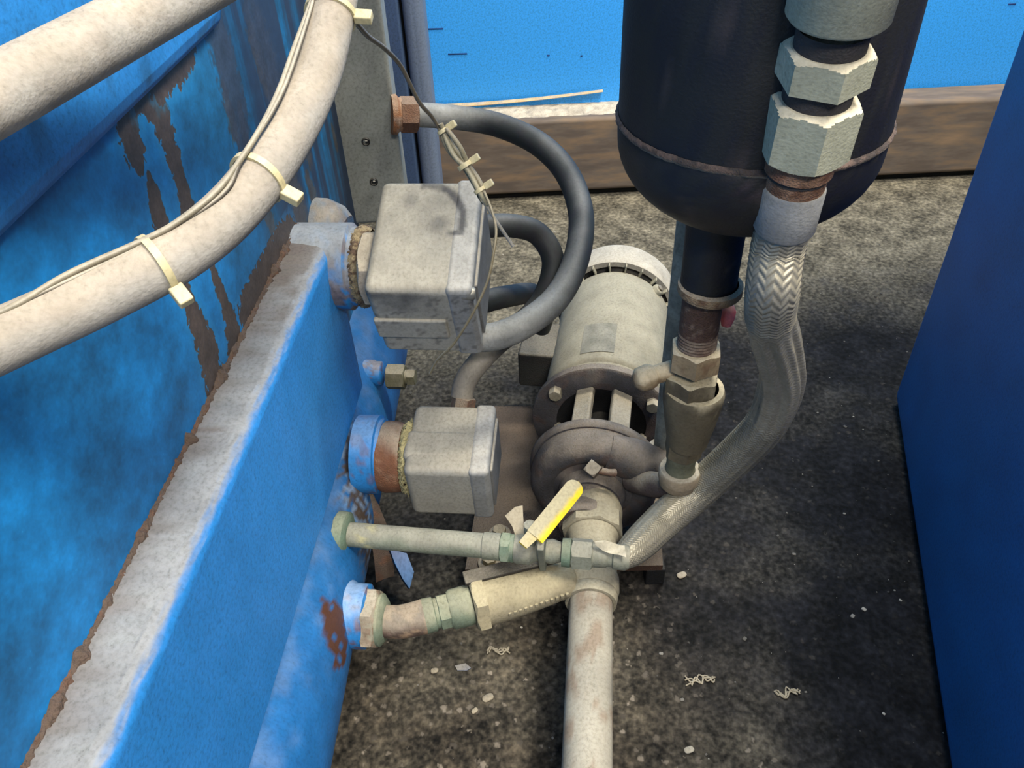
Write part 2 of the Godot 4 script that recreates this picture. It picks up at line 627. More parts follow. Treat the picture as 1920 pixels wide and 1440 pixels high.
	struct(part("floor", mb, fin("dusty", Color.WHITE, {"mat": m, "damt": 0.0})), "concrete floor with oily grime and painted shade, stones and pale dust")

const FLOOR_OIL_SHADE := 1.15

# ---------------------------------------------------------------- machine on the left
const HO := Vector3(-0.34, 0, -0.269)
const HD := Vector3(0.0868, 0, -0.9962)
const HN := Vector3(0.9962, 0, 0.0868)
func hull(s: float, h: float, out := 0.0) -> Vector3:
	return HO + HD * s + HN * out + Vector3(0, h, 0)

func hull_material() -> StandardMaterial3D:
	var s0 := -0.15
	var s1 := 1.05
	var h0 := 0.30
	var h1 := 1.05
	var w := 1440
	var hh := 900
	var per := w / (s1 - s0)
	var n := []
	for q in [[31, 0.006, 5], [33, 0.03, 5], [35, 0.15, 4]]:
		var f := FastNoiseLite.new()
		f.seed = q[0]
		f.frequency = q[1]
		f.fractal_octaves = q[2]
		f.fractal_gain = 0.6
		n.append(f.get_image(w, hh, false, false, false).get_data())
	# drips: noise stretched down the plate
	var f := FastNoiseLite.new()
	f.seed = 41
	f.frequency = 0.02
	f.fractal_octaves = 4
	var drip := f.get_image(w, 60, false, false, false)
	drip.resize(w, hh, Image.INTERPOLATE_CUBIC)
	var dr := drip.get_data()
	var bytes := PackedByteArray()
	bytes.resize(w * hh * 3)
	var relief := PackedByteArray()
	relief.resize(w * hh)
	relief.fill(200)
	var i := 0
	for y in hh:
		var h := h1 - (h1 - h0) * y / hh
		for x in w:
			var s := s0 + (s1 - s0) * x / w
			var big := n[0][i] / 255.0 as float
			var mid := n[1][i] / 255.0 as float
			var fine := n[2][i] / 255.0 as float
			var f1 := 0.86 + 0.5 * (big - 0.5) + 0.3 * (mid - 0.5) + 0.16 * (fine - 0.5)
			var grime := smoothstep(0.54, 0.72, s + 0.16 * (big - 0.5) + 0.08 * (h - 0.7)) * clampf(0.7 + 3.2 * (dr[i] / 255.0 - 0.46), 0.0, 1.0)
			var r := 0.04 * f1
			var g := 0.46 * f1
			var b := 0.71 * f1
			if s > 0.42:
				var k := smoothstep(0.42, 0.6, s) * 0.35
				r += k * 0.08
				g += k * 0.0
				b -= k * 0.1
			r = lerpf(r, 0.15 + 0.06 * (mid - 0.5), grime * 0.92)
			g = lerpf(g, 0.20 + 0.06 * (mid - 0.5), grime * 0.92)
			b = lerpf(b, 0.29 + 0.06 * (mid - 0.5), grime * 0.92)
			if fine > 0.82:
				r += (fine - 0.82) * 2.0
				g += (fine - 0.82) * 2.0
				b += (fine - 0.82) * 1.6
			bytes[i * 3] = clampi(int(r * 255.0), 0, 255)
			bytes[i * 3 + 1] = clampi(int(g * 255.0), 0, 255)
			bytes[i * 3 + 2] = clampi(int(b * 255.0), 0, 255)
			i += 1
	# where the paint has run off: bare brown metal with a pale broken paint edge
	var runs := [
		[0, [Vector3(0.4047, 0.8461, 0.012), Vector3(0.3982, 0.833, 0.0135), Vector3(0.3965, 0.8152, 0.0129), Vector3(0.3955, 0.8003, 0.0057)]],
		[0, [Vector3(0.4356, 0.8488, 0.0147), Vector3(0.4576, 0.8357, 0.0157), Vector3(0.4567, 0.8105, 0.0122), Vector3(0.4566, 0.7852, 0.0106), Vector3(0.4565, 0.7588, 0.0079), Vector3(0.4525, 0.7334, 0.0109)]],
		[0, [Vector3(0.472, 0.872, 0.0042), Vector3(0.4737, 0.8596, 0.0075), Vector3(0.4732, 0.8487, 0.0038)]],
		[0, [Vector3(0.4035, 0.7876, 0.0034), Vector3(0.4009, 0.7728, 0.0076), Vector3(0.3983, 0.7518, 0.0103), Vector3(0.3946, 0.7352, 0.0112)]],
		[0, [Vector3(0.398, 0.6877, 0.0072), Vector3(0.3973, 0.6629, 0.0092), Vector3(0.3995, 0.6258, 0.0124), Vector3(0.4021, 0.5943, 0.0167), Vector3(0.3927, 0.5669, 0.0147)]],
		[0, [Vector3(0.4616, 0.6706, 0.0043), Vector3(0.4636, 0.6452, 0.0055), Vector3(0.465, 0.6177, 0.0078), Vector3(0.4665, 0.589, 0.0115), Vector3(0.4588, 0.566, 0.0149)]],
		[0, [Vector3(0.4688, 0.8419, 0.0113), Vector3(0.5112, 0.8466, 0.0156), Vector3(0.5486, 0.8467, 0.0124)]],
		[1, [Vector3(0.6076, 0.7872, 0.0067), Vector3(0.6059, 0.7678, 0.0095), Vector3(0.6042, 0.7389, 0.0124)]],
		[1, [Vector3(0.6357, 0.7589, 0.0058), Vector3(0.6309, 0.7366, 0.0087), Vector3(0.6295, 0.7154, 0.0074)]],
		[1, [Vector3(0.6343, 0.657, 0.0062), Vector3(0.635, 0.625, 0.0111), Vector3(0.642, 0.5992, 0.0114)]],
		[1, [Vector3(0.7378, 0.6305, 0.019), Vector3(0.7467, 0.5878, 0.0237), Vector3(0.7435, 0.5413, 0.0282)]],
		[1, [Vector3(0.8042, 0.5903, 0.0087), Vector3(0.8162, 0.5473, 0.0136), Vector3(0.8198, 0.5109, 0.0139)]],
		[1, [Vector3(0.7202, 0.8089, 0.0131), Vector3(0.7299, 0.7633, 0.0172), Vector3(0.7513, 0.7096, 0.0166)]],
		[1, [Vector3(0.6242, 0.8388, 0.0267), Vector3(0.6303, 0.8042, 0.0319), Vector3(0.6295, 0.7584, 0.0286), Vector3(0.6213, 0.7127, 0.0174)]],
		[1, [Vector3(0.7355, 0.8275, 0.025), Vector3(0.7519, 0.7682, 0.0303), Vector3(0.7617, 0.6917, 0.0247)]],
		[1, [Vector3(0.8215, 0.717, 0.0103), Vector3(0.826, 0.6501, 0.013), Vector3(0.8292, 0.6022, 0.0112)]],
		[1, [Vector3(0.9652, 0.5949, 0.0055), Vector3(0.968, 0.5705, 0.0084), Vector3(0.9699, 0.5539, 0.0057)]],
		[0, [Vector3(0.5168, 0.5601, 0.0261), Vector3(0.5864, 0.5655, 0.0255), Vector3(0.6595, 0.5662, 0.0223), Vector3(0.6948, 0.5612, 0.0183)]],
	]
	var edge := FastNoiseLite.new()
	edge.seed = 52
	edge.frequency = 0.09
	edge.fractal_octaves = 3
	for run in runs:
		var pts: Array = run[1]
		var box := Rect2(pts[0].x, pts[0].y, 0, 0)
		for p in pts:
			box = box.expand(Vector2(p.x, p.y))
		box = box.grow(0.03)
		for y in range(maxi(0, int((h1 - box.end.y) * per)), mini(hh, int((h1 - box.position.y) * per))):
			for x in range(maxi(0, int((box.position.x - s0) * per)), mini(w, int((box.end.x - s0) * per))):
				var q := Vector2(s0 + x / per, h1 - y / per)
				var best := 9.0
				for k in pts.size() - 1:
					var a := Vector2(pts[k].x, pts[k].y)
					var b := Vector2(pts[k + 1].x, pts[k + 1].y)
					var u := clampf((q - a).dot(b - a) / maxf((b - a).length_squared(), 1e-8), 0.0, 1.0)
					best = minf(best, q.distance_to(a.lerp(b, u)) / (1.35 * lerpf(pts[k].z, pts[k + 1].z, u)))
				best += 0.45 * edge.get_noise_2d(x, y * 0.7)
				var j := y * w + x
				var mid := n[1][j] / 255.0 as float
				var fine := n[2][j] / 255.0 as float
				if best < 1.0:
					var c := Color(0.265, 0.225, 0.205)
					if run[0] == 1:
						c = Color(0.20, 0.235, 0.30) if pts[0].z > 0.02 else Color(0.28, 0.265, 0.27)
					elif run[0] == 2:
						c = Color(0.62, 0.64, 0.66)
					var fx := 0.75 + 0.5 * mid + 0.35 * (fine - 0.5)
					var k := 1.0 if run[0] == 0 else smoothstep(1.0, 0.5, best) * 0.85
					bytes[j * 3] = int(lerpf(bytes[j * 3], c.r * fx * 255.0, k))
					bytes[j * 3 + 1] = int(lerpf(bytes[j * 3 + 1], c.g * fx * 255.0, k))
					bytes[j * 3 + 2] = int(lerpf(bytes[j * 3 + 2], c.b * fx * 255.0, k))
					if run[0] == 0:
						relief[j] = 60 + int(80 * fine)
				elif best < 1.9 and run[0] == 0:
					var k := smoothstep(1.9, 1.0, best) * 0.45
					bytes[j * 3] = int(lerpf(bytes[j * 3], 0.15 * 255.0, k))
					bytes[j * 3 + 1] = int(lerpf(bytes[j * 3 + 1], 0.47 * 255.0, k))
					bytes[j * 3 + 2] = int(lerpf(bytes[j * 3 + 2], 0.66 * 255.0, k))
	var m := StandardMaterial3D.new()
	m.resource_name = "peeling_blue_paint"
	m.albedo_texture = ImageTexture.create_from_image(Image.create_from_data(w, hh, false, Image.FORMAT_RGB8, bytes))
	m.roughness = 0.6
	m.heightmap_enabled = true
	m.heightmap_texture = ImageTexture.create_from_image(Image.create_from_data(w, hh, false, Image.FORMAT_L8, relief))
	m.heightmap_scale = 0.08
	return m

func blue(opt := {}) -> Dictionary:
	var d := {"damt": 0.55, "dlo": 0.35, "dhi": 1.0, "var": 0.12}
	d.merge(opt, true)
	return fin("dusty_paint", lin(0.15, 0.50, 0.78), d)

func left_machine() -> void:
	var at := hull(0.4, 0.0)
	at.y = 0.0
	var t := thing("blue_machine", "tall blue machine on the left with rust-streaked plate, dusty ledge and round lower shell", "machine", at)
	# painted plate with its streaks
	var mb := MB.new()
	var hm := hull_material()
	mb.sheet(func(u: float, v: float) -> Vector3: return hull(lerpf(-0.15, 1.02, u), lerpf(0.30, 1.05, v)) + HD * (0.0 if u < 0.99 else -0.035 * v), 40, 40, false)
	for i in mb.v.size():
		var d := mb.v[i] - HO
		mb.t[i] = Vector2((d.dot(HD) + 0.15) / 1.2, (1.05 - d.y) / 0.75)
	for i in mb.n.size():
		mb.n[i] = HN
	mb.idx.clear()
	for i in 40:
		for j in 40:
			var a := i * 41 + j
			mb.quad(a, a + 41, a + 42, a + 1)
	part("streaked_plate", mb, fin("dusty", Color.WHITE, {"mat": hm, "damt": 0.0}), t)
	part("body", MB.new().rbox(hull(-0.05, 0.875, -0.455), Basis(HN, Vector3.UP, HN.cross(Vector3.UP)), Vector3(0.9, 1.75, 1.94), 0.004, 0.2), blue(), t)
	# bar welded across the plate
	var rb := MB.new()
	var prof := [Vector2(-0.002, 0.842), Vector2(0.004, 0.846), Vector2(0.009, 0.852), Vector2(0.012, 0.862), Vector2(0.013, 1.04), Vector2(0.01, 1.05), Vector2(-0.002, 1.06)]
	rb.sheet(func(u: float, v: float) -> Vector3:
		var k := v * (prof.size() - 1)
		var a: Vector2 = prof[mini(int(k), prof.size() - 2)]
		var b: Vector2 = prof[mini(int(k) + 1, prof.size() - 1)]
		var q := a.lerp(b, k - mini(int(k), prof.size() - 2))
		return hull(lerpf(-0.3, 0.6226, u), q.y, q.x), 90, 36, false)
	var e := []
	for q in prof:
		e.append(q)
	rb.plate(e, hull(0.6226 - 0.002, 0), HN, Vector3.UP, HD * 0.002)
	part("cross_bar", rb, blue({"ramt": 0.55, "rust": lin(0.17, 0.33, 0.42), "rthr": 0.2, "rfreq": 14.0}), t)
	# ledge and skirt, bent from one sheet
	var sp := []
	sp.append(Vector2(-0.004, 0.559))
	sp.append(Vector2(0.02, 0.5575))
	sp.append(Vector2(0.036, 0.556))
	for k in 17:
		var a := k * PI / 32.0
		sp.append(Vector2(0.038 + 0.016 * sin(a), 0.54 + 0.016 * cos(a)))
	for k in range(1, 13):
		sp.append(Vector2(0.054, lerpf(0.54, 0.30, k / 12.0)))
	var sk := MB.new()
	sk.sheet(func(u: float, v: float) -> Vector3:
		var q: Vector2 = sp[roundi(v * (sp.size() - 1))]
		return hull(lerpf(-0.45, 0.695 + 0.01 * (0.555 - q.y), u), q.y + 0.0012 * n1.get_noise_2d(u * 40.0, v * 6.0), q.x), 200, sp.size() - 1, true)
	var np := sk.v.size()
	for i in np:
		sk.vert(sk.v[i] - sk.n[i] * 0.004, -sk.n[i])
	var nv: int = sp.size()
	for i in 200:
		for j in nv - 1:
			var a := np + i * nv + j
			sk.quad(a, a + nv, a + nv + 1, a + 1)
	for j in nv - 1:
		var a := 200 * nv + j
		sk.quad(sk.vert(sk.v[a], HD), sk.vert(sk.v[a + 1], HD), sk.vert(sk.v[a + 1 + np], HD), sk.vert(sk.v[a + np], HD))
	for i in 200:
		var a := i * nv + nv - 1
		sk.quad(sk.vert(sk.v[a], Vector3.DOWN), sk.vert(sk.v[a + nv], Vector3.DOWN), sk.vert(sk.v[a + nv + np], Vector3.DOWN), sk.vert(sk.v[a + np], Vector3.DOWN))
	var skf := func(p: Vector3, nn: Vector3, c: Color) -> Color:
		var d := p - HO
		var s := d.dot(HD)
		var o := d.dot(HN)
		c = c.lerp(lin(0.535, 0.53, 0.515) * (1.0 + 0.3 * n1.get_noise_3dv(p * 18.0)), 0.95 * smoothstep(0.35, 0.97, nn.y + 0.12 * n1.get_noise_3dv(p * 26.0)))
		if nn.y > 0.3:
			var k := smoothstep(0.024, 0.004, o + 0.02 * n2.get_noise_3dv(p * 30.0)) * 0.7
			k = maxf(k, smoothstep(0.42, 0.62, s + 0.2 * n2.get_noise_3dv(p * 22.0)) * smoothstep(0.05, 0.03, o) * 0.8)
			c = c.lerp(lin(0.36, 0.31, 0.27), k)
		elif s > 0.692:
			c = c.lerp(lin(0.30, 0.3, 0.32), 0.6)
		return c
	part("bent_skirt", sk, blue({"damt": 0.0, "freq": 18.0, "fn": skf, "var": 0.07}), t)
	# broken sealant along the corner
	var bead := MB.new()
	bead.sheet(func(u: float, v: float) -> Vector3:
		var s := lerpf(-0.3, 0.72, u)
		var r := 0.0042 + 0.010 * maxf(0.0, n2.get_noise_2d(s * 24.0, 3.0)) + 0.0025 * n2.get_noise_2d(s * 170.0, v * 3.0)
		var a := v * PI / 2.0
		return hull(s, 0.556 + r * 1.2 * sin(a), r * cos(a)), 500, 7, true)
	part("seam_sealant", bead, fin("rusty", lin(0.33, 0.27, 0.23), {"dust": lin(0.56, 0.5, 0.44), "damt": 0.5, "ramt": 0.5, "rust": lin(0.38, 0.25, 0.17)}), t)
	# round shell under the skirt
	var so := Vector3(-0.392, 0.17, -0.451)
	var sdir := Vector3(0.049, 0, -0.9988)
	var flake := func(p: Vector3, _nn: Vector3, c: Color) -> Color:
		var k := 0.0
		for q in [Vector3(-0.2351, 0.2242, -0.5981), Vector3(-0.2261, 0.2034, -0.5773)]:
			k = maxf(k, smoothstep(0.05, 0.012, p.distance_to(q)))
		var m := smoothstep(0.0, 0.1, n2.get_noise_3dv(p * 45.0) + (k - 0.62) * 1.2)
		c = c.lerp(lin(0.33, 0.20, 0.14), m if k > 0.0 else 0.0)
		# brown run beside the lower switch, with flaking edges
		var wob := n2.get_noise_3dv(p * 45.0)
		var run := [Vector3(-0.2375, 0.2584, -0.8792), Vector3(-0.2338, 0.2489, -0.834), Vector3(-0.2252, 0.2261, -0.7928), Vector3(-0.2183, 0.1959, -0.7691), Vector3(-0.2174, 0.1545, -0.7592)]
		var near := 9.0
		for q in run.size() - 1:
			near = minf(near, p.distance_to(Geometry3D.get_closest_point_to_segment(p, run[q], run[q + 1])))
		c = c.lerp(lin(0.33, 0.285, 0.245), smoothstep(0.022, 0.018, near + 0.014 * wob))
		var pl := smoothstep(0.07, 0.03, near) * smoothstep(0.10, 0.16, n2.get_noise_3dv(p * 85.0))
		c = c.lerp(lin(0.36, 0.33, 0.31), pl)
		var pale := smoothstep(0.06, 0.02, near) * smoothstep(0.08, 0.2, n3.get_noise_3dv(p * 60.0))
		return c.lerp(lin(0.55, 0.68, 0.82), pale * 0.65)
	part("round_shell", MB.new().lathe(so - sdir * 0.7, sdir, [Vector2(0, 0), Vector2(0, 0.16), Vector2(0.3, 0.16), Vector2(0.75, 0.16), Vector2(1.2, 0.16), Vector2(1.5, 0.16), Vector2(1.55, 0.13), Vector2(1.57, 0.0)], 200, 0.008), fin("dusty_paint", lin(0.11, 0.40, 0.64), {"var": 0.14, "damt": 0.35, "dlo": 0.35, "dhi": 1.0, "fn": flake, "dust": lin(0.48, 0.55, 0.65)}), t)
	part("cradle", MB.new().rbox(Vector3(-0.40, 0.06, -0.9), Basis(), Vector3(0.2, 0.12, 0.06), 0.004, 0.05), blue(), t)
	part("cradle", MB.new().rbox(Vector3(-0.40, 0.06, -0.1), Basis(), Vector3(0.2, 0.12, 0.06), 0.004, 0.05), blue(), t)
	# support strap under the pipe: rusty flat bent outwards, with a blue torn flap
	var st := MB.new()
	st.sheet(func(u: float, v: float) -> Vector3:
		var a: Vector3 = Vector3(-0.2405, 0.24, -0.8324)
		var b: Vector3 = Vector3(-0.2093, 0.06, -0.7821)
		var c: Vector3 = a.lerp(b, u) + Vector3(0.014, 0.0, 0) * sin(u * PI)
		return c + Vector3(0.012, 0.0, -0.006) * (v - 0.5) * 2.2 + Vector3(0.002, 0, 0) * n2.get_noise_2d(u * 20.0, v), 30, 6)
	st.sheet(func(u: float, v: float) -> Vector3:
		var a: Vector3 = Vector3(-0.2405, 0.24, -0.8324)
		var b: Vector3 = Vector3(-0.2093, 0.06, -0.7821)
		var c: Vector3 = a.lerp(b, u) + Vector3(0.014, -0.003, 0) * sin(u * PI)
		return c + Vector3(0.012, -0.003, -0.006) * (v - 0.5) * 2.2, 30, 6, true)
	part("support_strap", st, fin("rusty", lin(0.34, 0.28, 0.24), {"damt": 0.3, "ramt": 0.5}), t)
	var fl := MB.new()
	fl.plate([Vector2(0, 0), Vector2(0.026, 0.0), Vector2(0.036, -0.025), Vector2(0.028, -0.052), Vector2(0.018, -0.04), Vector2(0.007, -0.02)], Vector3(-0.197, 0.12, -0.7902), Vector3(0.92, -0.2, 0.2).normalized(), Vector3(0.0, 0.75, -0.66).normalized(), Vector3(0.003, 0.003, 0.002))
	part("torn_flap", fl, blue({"damt": 0.3, "ramt": 0.6, "rfreq": 60.0}), t)
	# welded sockets
	var sock := func(c: Vector3, r: float, back: float, front: float, opt: Dictionary) -> void:
		var pf := [Vector2(-back, 0), Vector2(-back, r * 1.04), Vector2(front * 0.35, r * 1.05), Vector2(front * 0.5, r * 0.96), Vector2(front, r * 0.95), Vector2(front + 0.002, r * 0.85), Vector2(front + 0.002, 0)]
		part("welded_socket", MB.new().lathe(c, Vector3(0.994, 0, 0.11), pf, 56, 0.005), blue(opt), t)
	sock.call(Vector3(-0.2145, 0.5062, -0.9647), 0.056, 0.10, 0.022, {"ramt": 0.9, "rthr": -0.12, "rfreq": 28.0, "rust": lin(0.46, 0.40, 0.37), "damt": 0.95, "dlo": 0.0, "dhi": 0.8, "dust": lin(0.56, 0.58, 0.60), "var": 0.3})
	sock.call(Vector3(-0.2001, 0.25, -0.8608), 0.055, 0.028, 0.010, {"ramt": 0.5, "rthr": 0.1, "damt": 0.6, "dust": lin(0.5, 0.62, 0.76)})
	sock.call(Vector3(-0.2403, 0.17, -0.6444), 0.044, 0.05, 0.036, {"ramt": 0.75, "rthr": 0.12, "rfreq": 50.0, "damt": 0.7, "dust": lin(0.6, 0.68, 0.78)})
	sock.call(Vector3(-0.2297, 0.25, -1.0493), 0.021, 0.08, 0.018, {"ramt": 0.6, "rthr": 0.0, "damt": 0.4})
	# thick weld collar where the big socket meets the plate
	part("weld_collar", MB.new().lathe(Vector3(-0.2507, 0.5001, -1.0643), Vector3(0.9308, -0.2585, 0.2585), [Vector2(-0.05, 0), Vector2(-0.05, 0.04), Vector2(-0.02, 0.048), Vector2(0.005, 0.045), Vector2(0.02, 0.035), Vector2(0.025, 0)], 40), fin("cast_iron", lin(0.27, 0.38, 0.50), {"ramt": 0.8, "rthr": 0.0, "rfreq": 30.0, "rust": lin(0.40, 0.35, 0.33), "damt": 0.5}), t)

func right_cabinet() -> void:
	var al := Vector3(-0.276, 0, 0.961)
	var pr := Vector3(0.961, 0, 0.276)
	var c := Vector3(0.743, 0.0, -1.195) + al * 0.78 + pr * 0.42
	var t := thing("blue_cabinet", "tall plain dark blue cabinet side along the right of the walkway", "cabinet", c)
	part("casing", MB.new().rbox(c + Vector3(0, 0.615, 0), Basis(pr, Vector3.UP, pr.cross(Vector3.UP)), Vector3(0.84, 1.21, 1.56), 0.022, 0.05), fin("dusty_paint", lin(0.02, 0.36, 0.61), {"damt": 0.12, "var": 0.16, "freq": 40.0, "dlo": 0.5, "dhi": 1.2}), t)
	part("plinth", MB.new().rbox(c + Vector3(0, 0.02, 0), Basis(pr, Vector3.UP, pr.cross(Vector3.UP)), Vector3(0.8, 0.04, 1.52), 0.004, 0.1), fin("rusty", lin(0.08, 0.08, 0.09), {"damt": 0.2}), t)

# ---------------------------------------------------------------- black vessel and the fittings before it
func black_vessel() -> void:
	var c := Vector3(0.25, 0.0, -0.79)
	var t := thing("black_vessel", "big black upright vessel with a rounded bottom hanging above the pump", "vessel", c + Vector3(0, 0.56, 0))
	var bl := fin("gloss_black", lin(0.085, 0.085, 0.10), {"damt": 0.22, "dlo": 0.25, "dhi": 1.0, "ramt": 0.35, "rthr": 0.3, "rust": lin(0.27, 0.23, 0.23), "rfreq": 14.0, "var": 0.25})
	var R := 0.131
	part("shell", MB.new().lathe(c + Vector3(0, 0.768, 0), Vector3.UP, [Vector2(0, 0.09), Vector2(0, R), Vector2(0.9, R), Vector2(0.95, 0.1), Vector2(0.97, 0)], 96, 0.03), bl, t)
	var hd := []
	for k in 15:
		var a := k * PI / 28.0
		hd.append(Vector2(-sin(PI / 2 - a) * 0.090, maxf(R * sin(a), 0.001)))
	hd.append(Vector2(0.018, R + 0.0005))
	hd.append(Vector2(0.024, R - 0.002))
	part("domed_bottom", MB.new().lathe(c + Vector3(0, 0.745, 0), Vector3.UP, hd, 96, 0.01), bl, t)
	var wl := MB.new()
	wl.sheet(func(u: float, v: float) -> Vector3:
		var th := TAU * u
		var rr := R + 0.0005 + (0.0028 + 0.0015 * n2.get_noise_2d(u * 90.0, 1.0)) * sin(v * PI)
		return c + Vector3(cos(th) * rr, 0.766 + (v - 0.5) * 0.008 + 0.0012 * n2.get_noise_2d(u * 60.0, 5.0), sin(th) * rr), 240, 6)
	part("weld_seam", wl, fin("rusty", lin(0.36, 0.30, 0.27), {"damt": 0.5, "ramt": 0.7, "rthr": 0.0, "rust": lin(0.16, 0.15, 0.15), "rfreq": 26.0}), t)
	var ax := Vector3(0.224, 0, -0.782) + Vector3(0.004, 0, 0)
	part("outlet_neck", MB.new().lathe(ax + Vector3(0, 0.572, 0), Vector3.UP, [Vector2(0, 0), Vector2(0, 0.0315), Vector2(0.06, 0.032), Vector2(0.11, 0.034), Vector2(0.125, 0.045), Vector2(0.125, 0)], 48), bl, t)
	part("outlet_lip", MB.new().lathe(ax + Vector3(0.002, 0.562, 0.002), Vector3.UP, [Vector2(0, 0.02), Vector2(0, 0.034), Vector2(0.003, 0.0365), Vector2(0.012, 0.0365), Vector2(0.014, 0.031)], 48), fin("rusty", lin(0.62, 0.52, 0.40), {"damt": 0.6, "ramt": 0.7, "rthr": 0.05, "rfreq": 70.0}), t)

	# chain of big fittings standing in front of the vessel
	var na := Vector3(0.2547, 0.9145, -0.6355)
	var nd := Vector3(0.0167, -0.9861, -0.1655)
	var f := thing("union_fitting", "big pale hexagon union fitting in front of the black vessel", "fitting", na + nd * 0.14)
	var gm := fin("dusty", lin(0.66, 0.66, 0.57), {"damt": 0.9, "dlo": 0.05, "dhi": 0.6, "var": 0.1, "dust": lin(0.82, 0.77, 0.66)})
	part("upper_sleeve", MB.new().lathe(na + nd * -0.06, nd, [Vector2(-0.6, 0), Vector2(-0.6, 0.0385), Vector2(-0.1, 0.0385), Vector2(0.0727 - 0.003, 0.0385), Vector2(0.0727, 0.036), Vector2(0.0727, 0)], 64), gm, f)
	part("neck", MB.new().lathe(na + nd * 0.02, nd, [Vector2(0, 0.0275), Vector2(0.13, 0.0275)], 48), fin("cast_iron", lin(0.2, 0.19, 0.19)), f)
	part("thin_hexagon", MB.new().hexa(na + nd * 0.0351, nd, 0.0282, 0.064, true, false, 0.47, 6, 0.0, 0.92), gm, f)
	part("hexagon_nut", MB.new().hexa(na + nd * 0.0786, nd, 0.0536, 0.067, true, true, 0.55, 6, 0.0, 0.90), gm, f)
	part("rusty_bush", MB.new().lathe(na + nd * 0.1296, nd, [Vector2(0, 0.029), Vector2(0.016, 0.0295), Vector2(0.017, 0.0275), Vector2(0.022, 0.0265), Vector2(0.036, 0.0262)], 48), fin("rusty", lin(0.55, 0.42, 0.33), {"damt": 0.55, "ramt": 0.7, "rthr": 0.0, "rfreq": 50.0}), f)

func braided_hose() -> void:
	var na := Vector3(0.2547, 0.9145, -0.6355)
	var nd := Vector3(0.0167, -0.9861, -0.1655)
	var t := thing("braided_hose", "steel braided hose bending down from the big union to the valve pipe", "hose", na + nd * 0.21)
	part("ferrule", MB.new().lathe(na + nd * 0.1624, nd, [Vector2(0, 0.02), Vector2(0, 0.0265), Vector2(0.003, 0.028), Vector2(0.0477 - 0.003, 0.0285), Vector2(0.0477, 0.027), Vector2(0.0477, 0.02)], 48), fin("dusty", lin(0.55, 0.55, 0.54), {"damt": 0.7}), t)
	var pts := [na + nd * 0.2039, na + nd * 0.2357, Vector3(0.2566, 0.6447, -0.6627), Vector3(0.2705, 0.5882, -0.687), Vector3(0.2943, 0.5281, -0.7082), Vector3(0.313, 0.4682, -0.723), Vector3(0.3117, 0.3977, -0.7354), Vector3(0.294, 0.3151, -0.7637), Vector3(0.2532, 0.2317, -0.7783), Vector3(0.201, 0.209, -0.746), Vector3(0.1605, 0.2179, -0.7011), Vector3(0.1415, 0.2238, -0.6799), Vector3(0.1269, 0.2284, -0.6668)]
	var rad := [0.0245, 0.0252, 0.0255, 0.0252, 0.0248, 0.0245, 0.0250, 0.0258, 0.0265, 0.0255, 0.0228, 0.019, 0.012]
	var weave := func(th: float, along: float, r: float) -> float:
		var cols := 20.0 if along < 0.24 else 32.0
		var c := th / TAU * cols
		var k := floorf(c)
		var fr := c - k
		var sg := 1.0 if int(k) % 2 == 0 else -1.0
		var w := along / (0.0062 if along < 0.24 else 0.0046) + sg * (fr - 0.5) * 0.9
		var amp := 0.0014
		if along > 0.13 and along < 0.33:
			amp = 0.00022
		elif along >= 0.33:
			amp = 0.0008
		var mid := smoothstep(0.12, 0.17, along) * smoothstep(0.36, 0.28, along)
		var fold := mid * (0.0035 * cos(th * 5.0 + 0.6 + along * 3.0) * 0.6 + 0.0014 * sin(th * 11.0 + along * 8.0))
		return r + amp * (absf(sin(PI * w)) - 0.5) + fold
	part("braid", MB.new().tube(pts, rad, 160, 0.0011, true, weave), fin("bare_metal", lin(0.56, 0.545, 0.50), {"damt": 0.7, "dlo": -0.1, "dhi": 0.8, "var": 0.12, "dust": lin(0.72, 0.68, 0.58)}), t)
	# torn tape at the lower end
	var tp := MB.new()
	tp.sheet(func(u: float, v: float) -> Vector3:
		var a: Vector3 = Vector3(0.095, 0.264, -0.6681)
		var b: Vector3 = Vector3(0.1326, 0.2614, -0.6593)
		return a.lerp(b, u) + Vector3(0.0, -0.01, 0.012) * (v - 0.3) * (0.25 + u) + Vector3(0, 0.004, 0) * sin(u * 5.0 + v * 3.0), 16, 10)
	part("torn_tape", tp, fin("plastic", lin(0.80, 0.76, 0.66), {"damt": 0.3}), t)

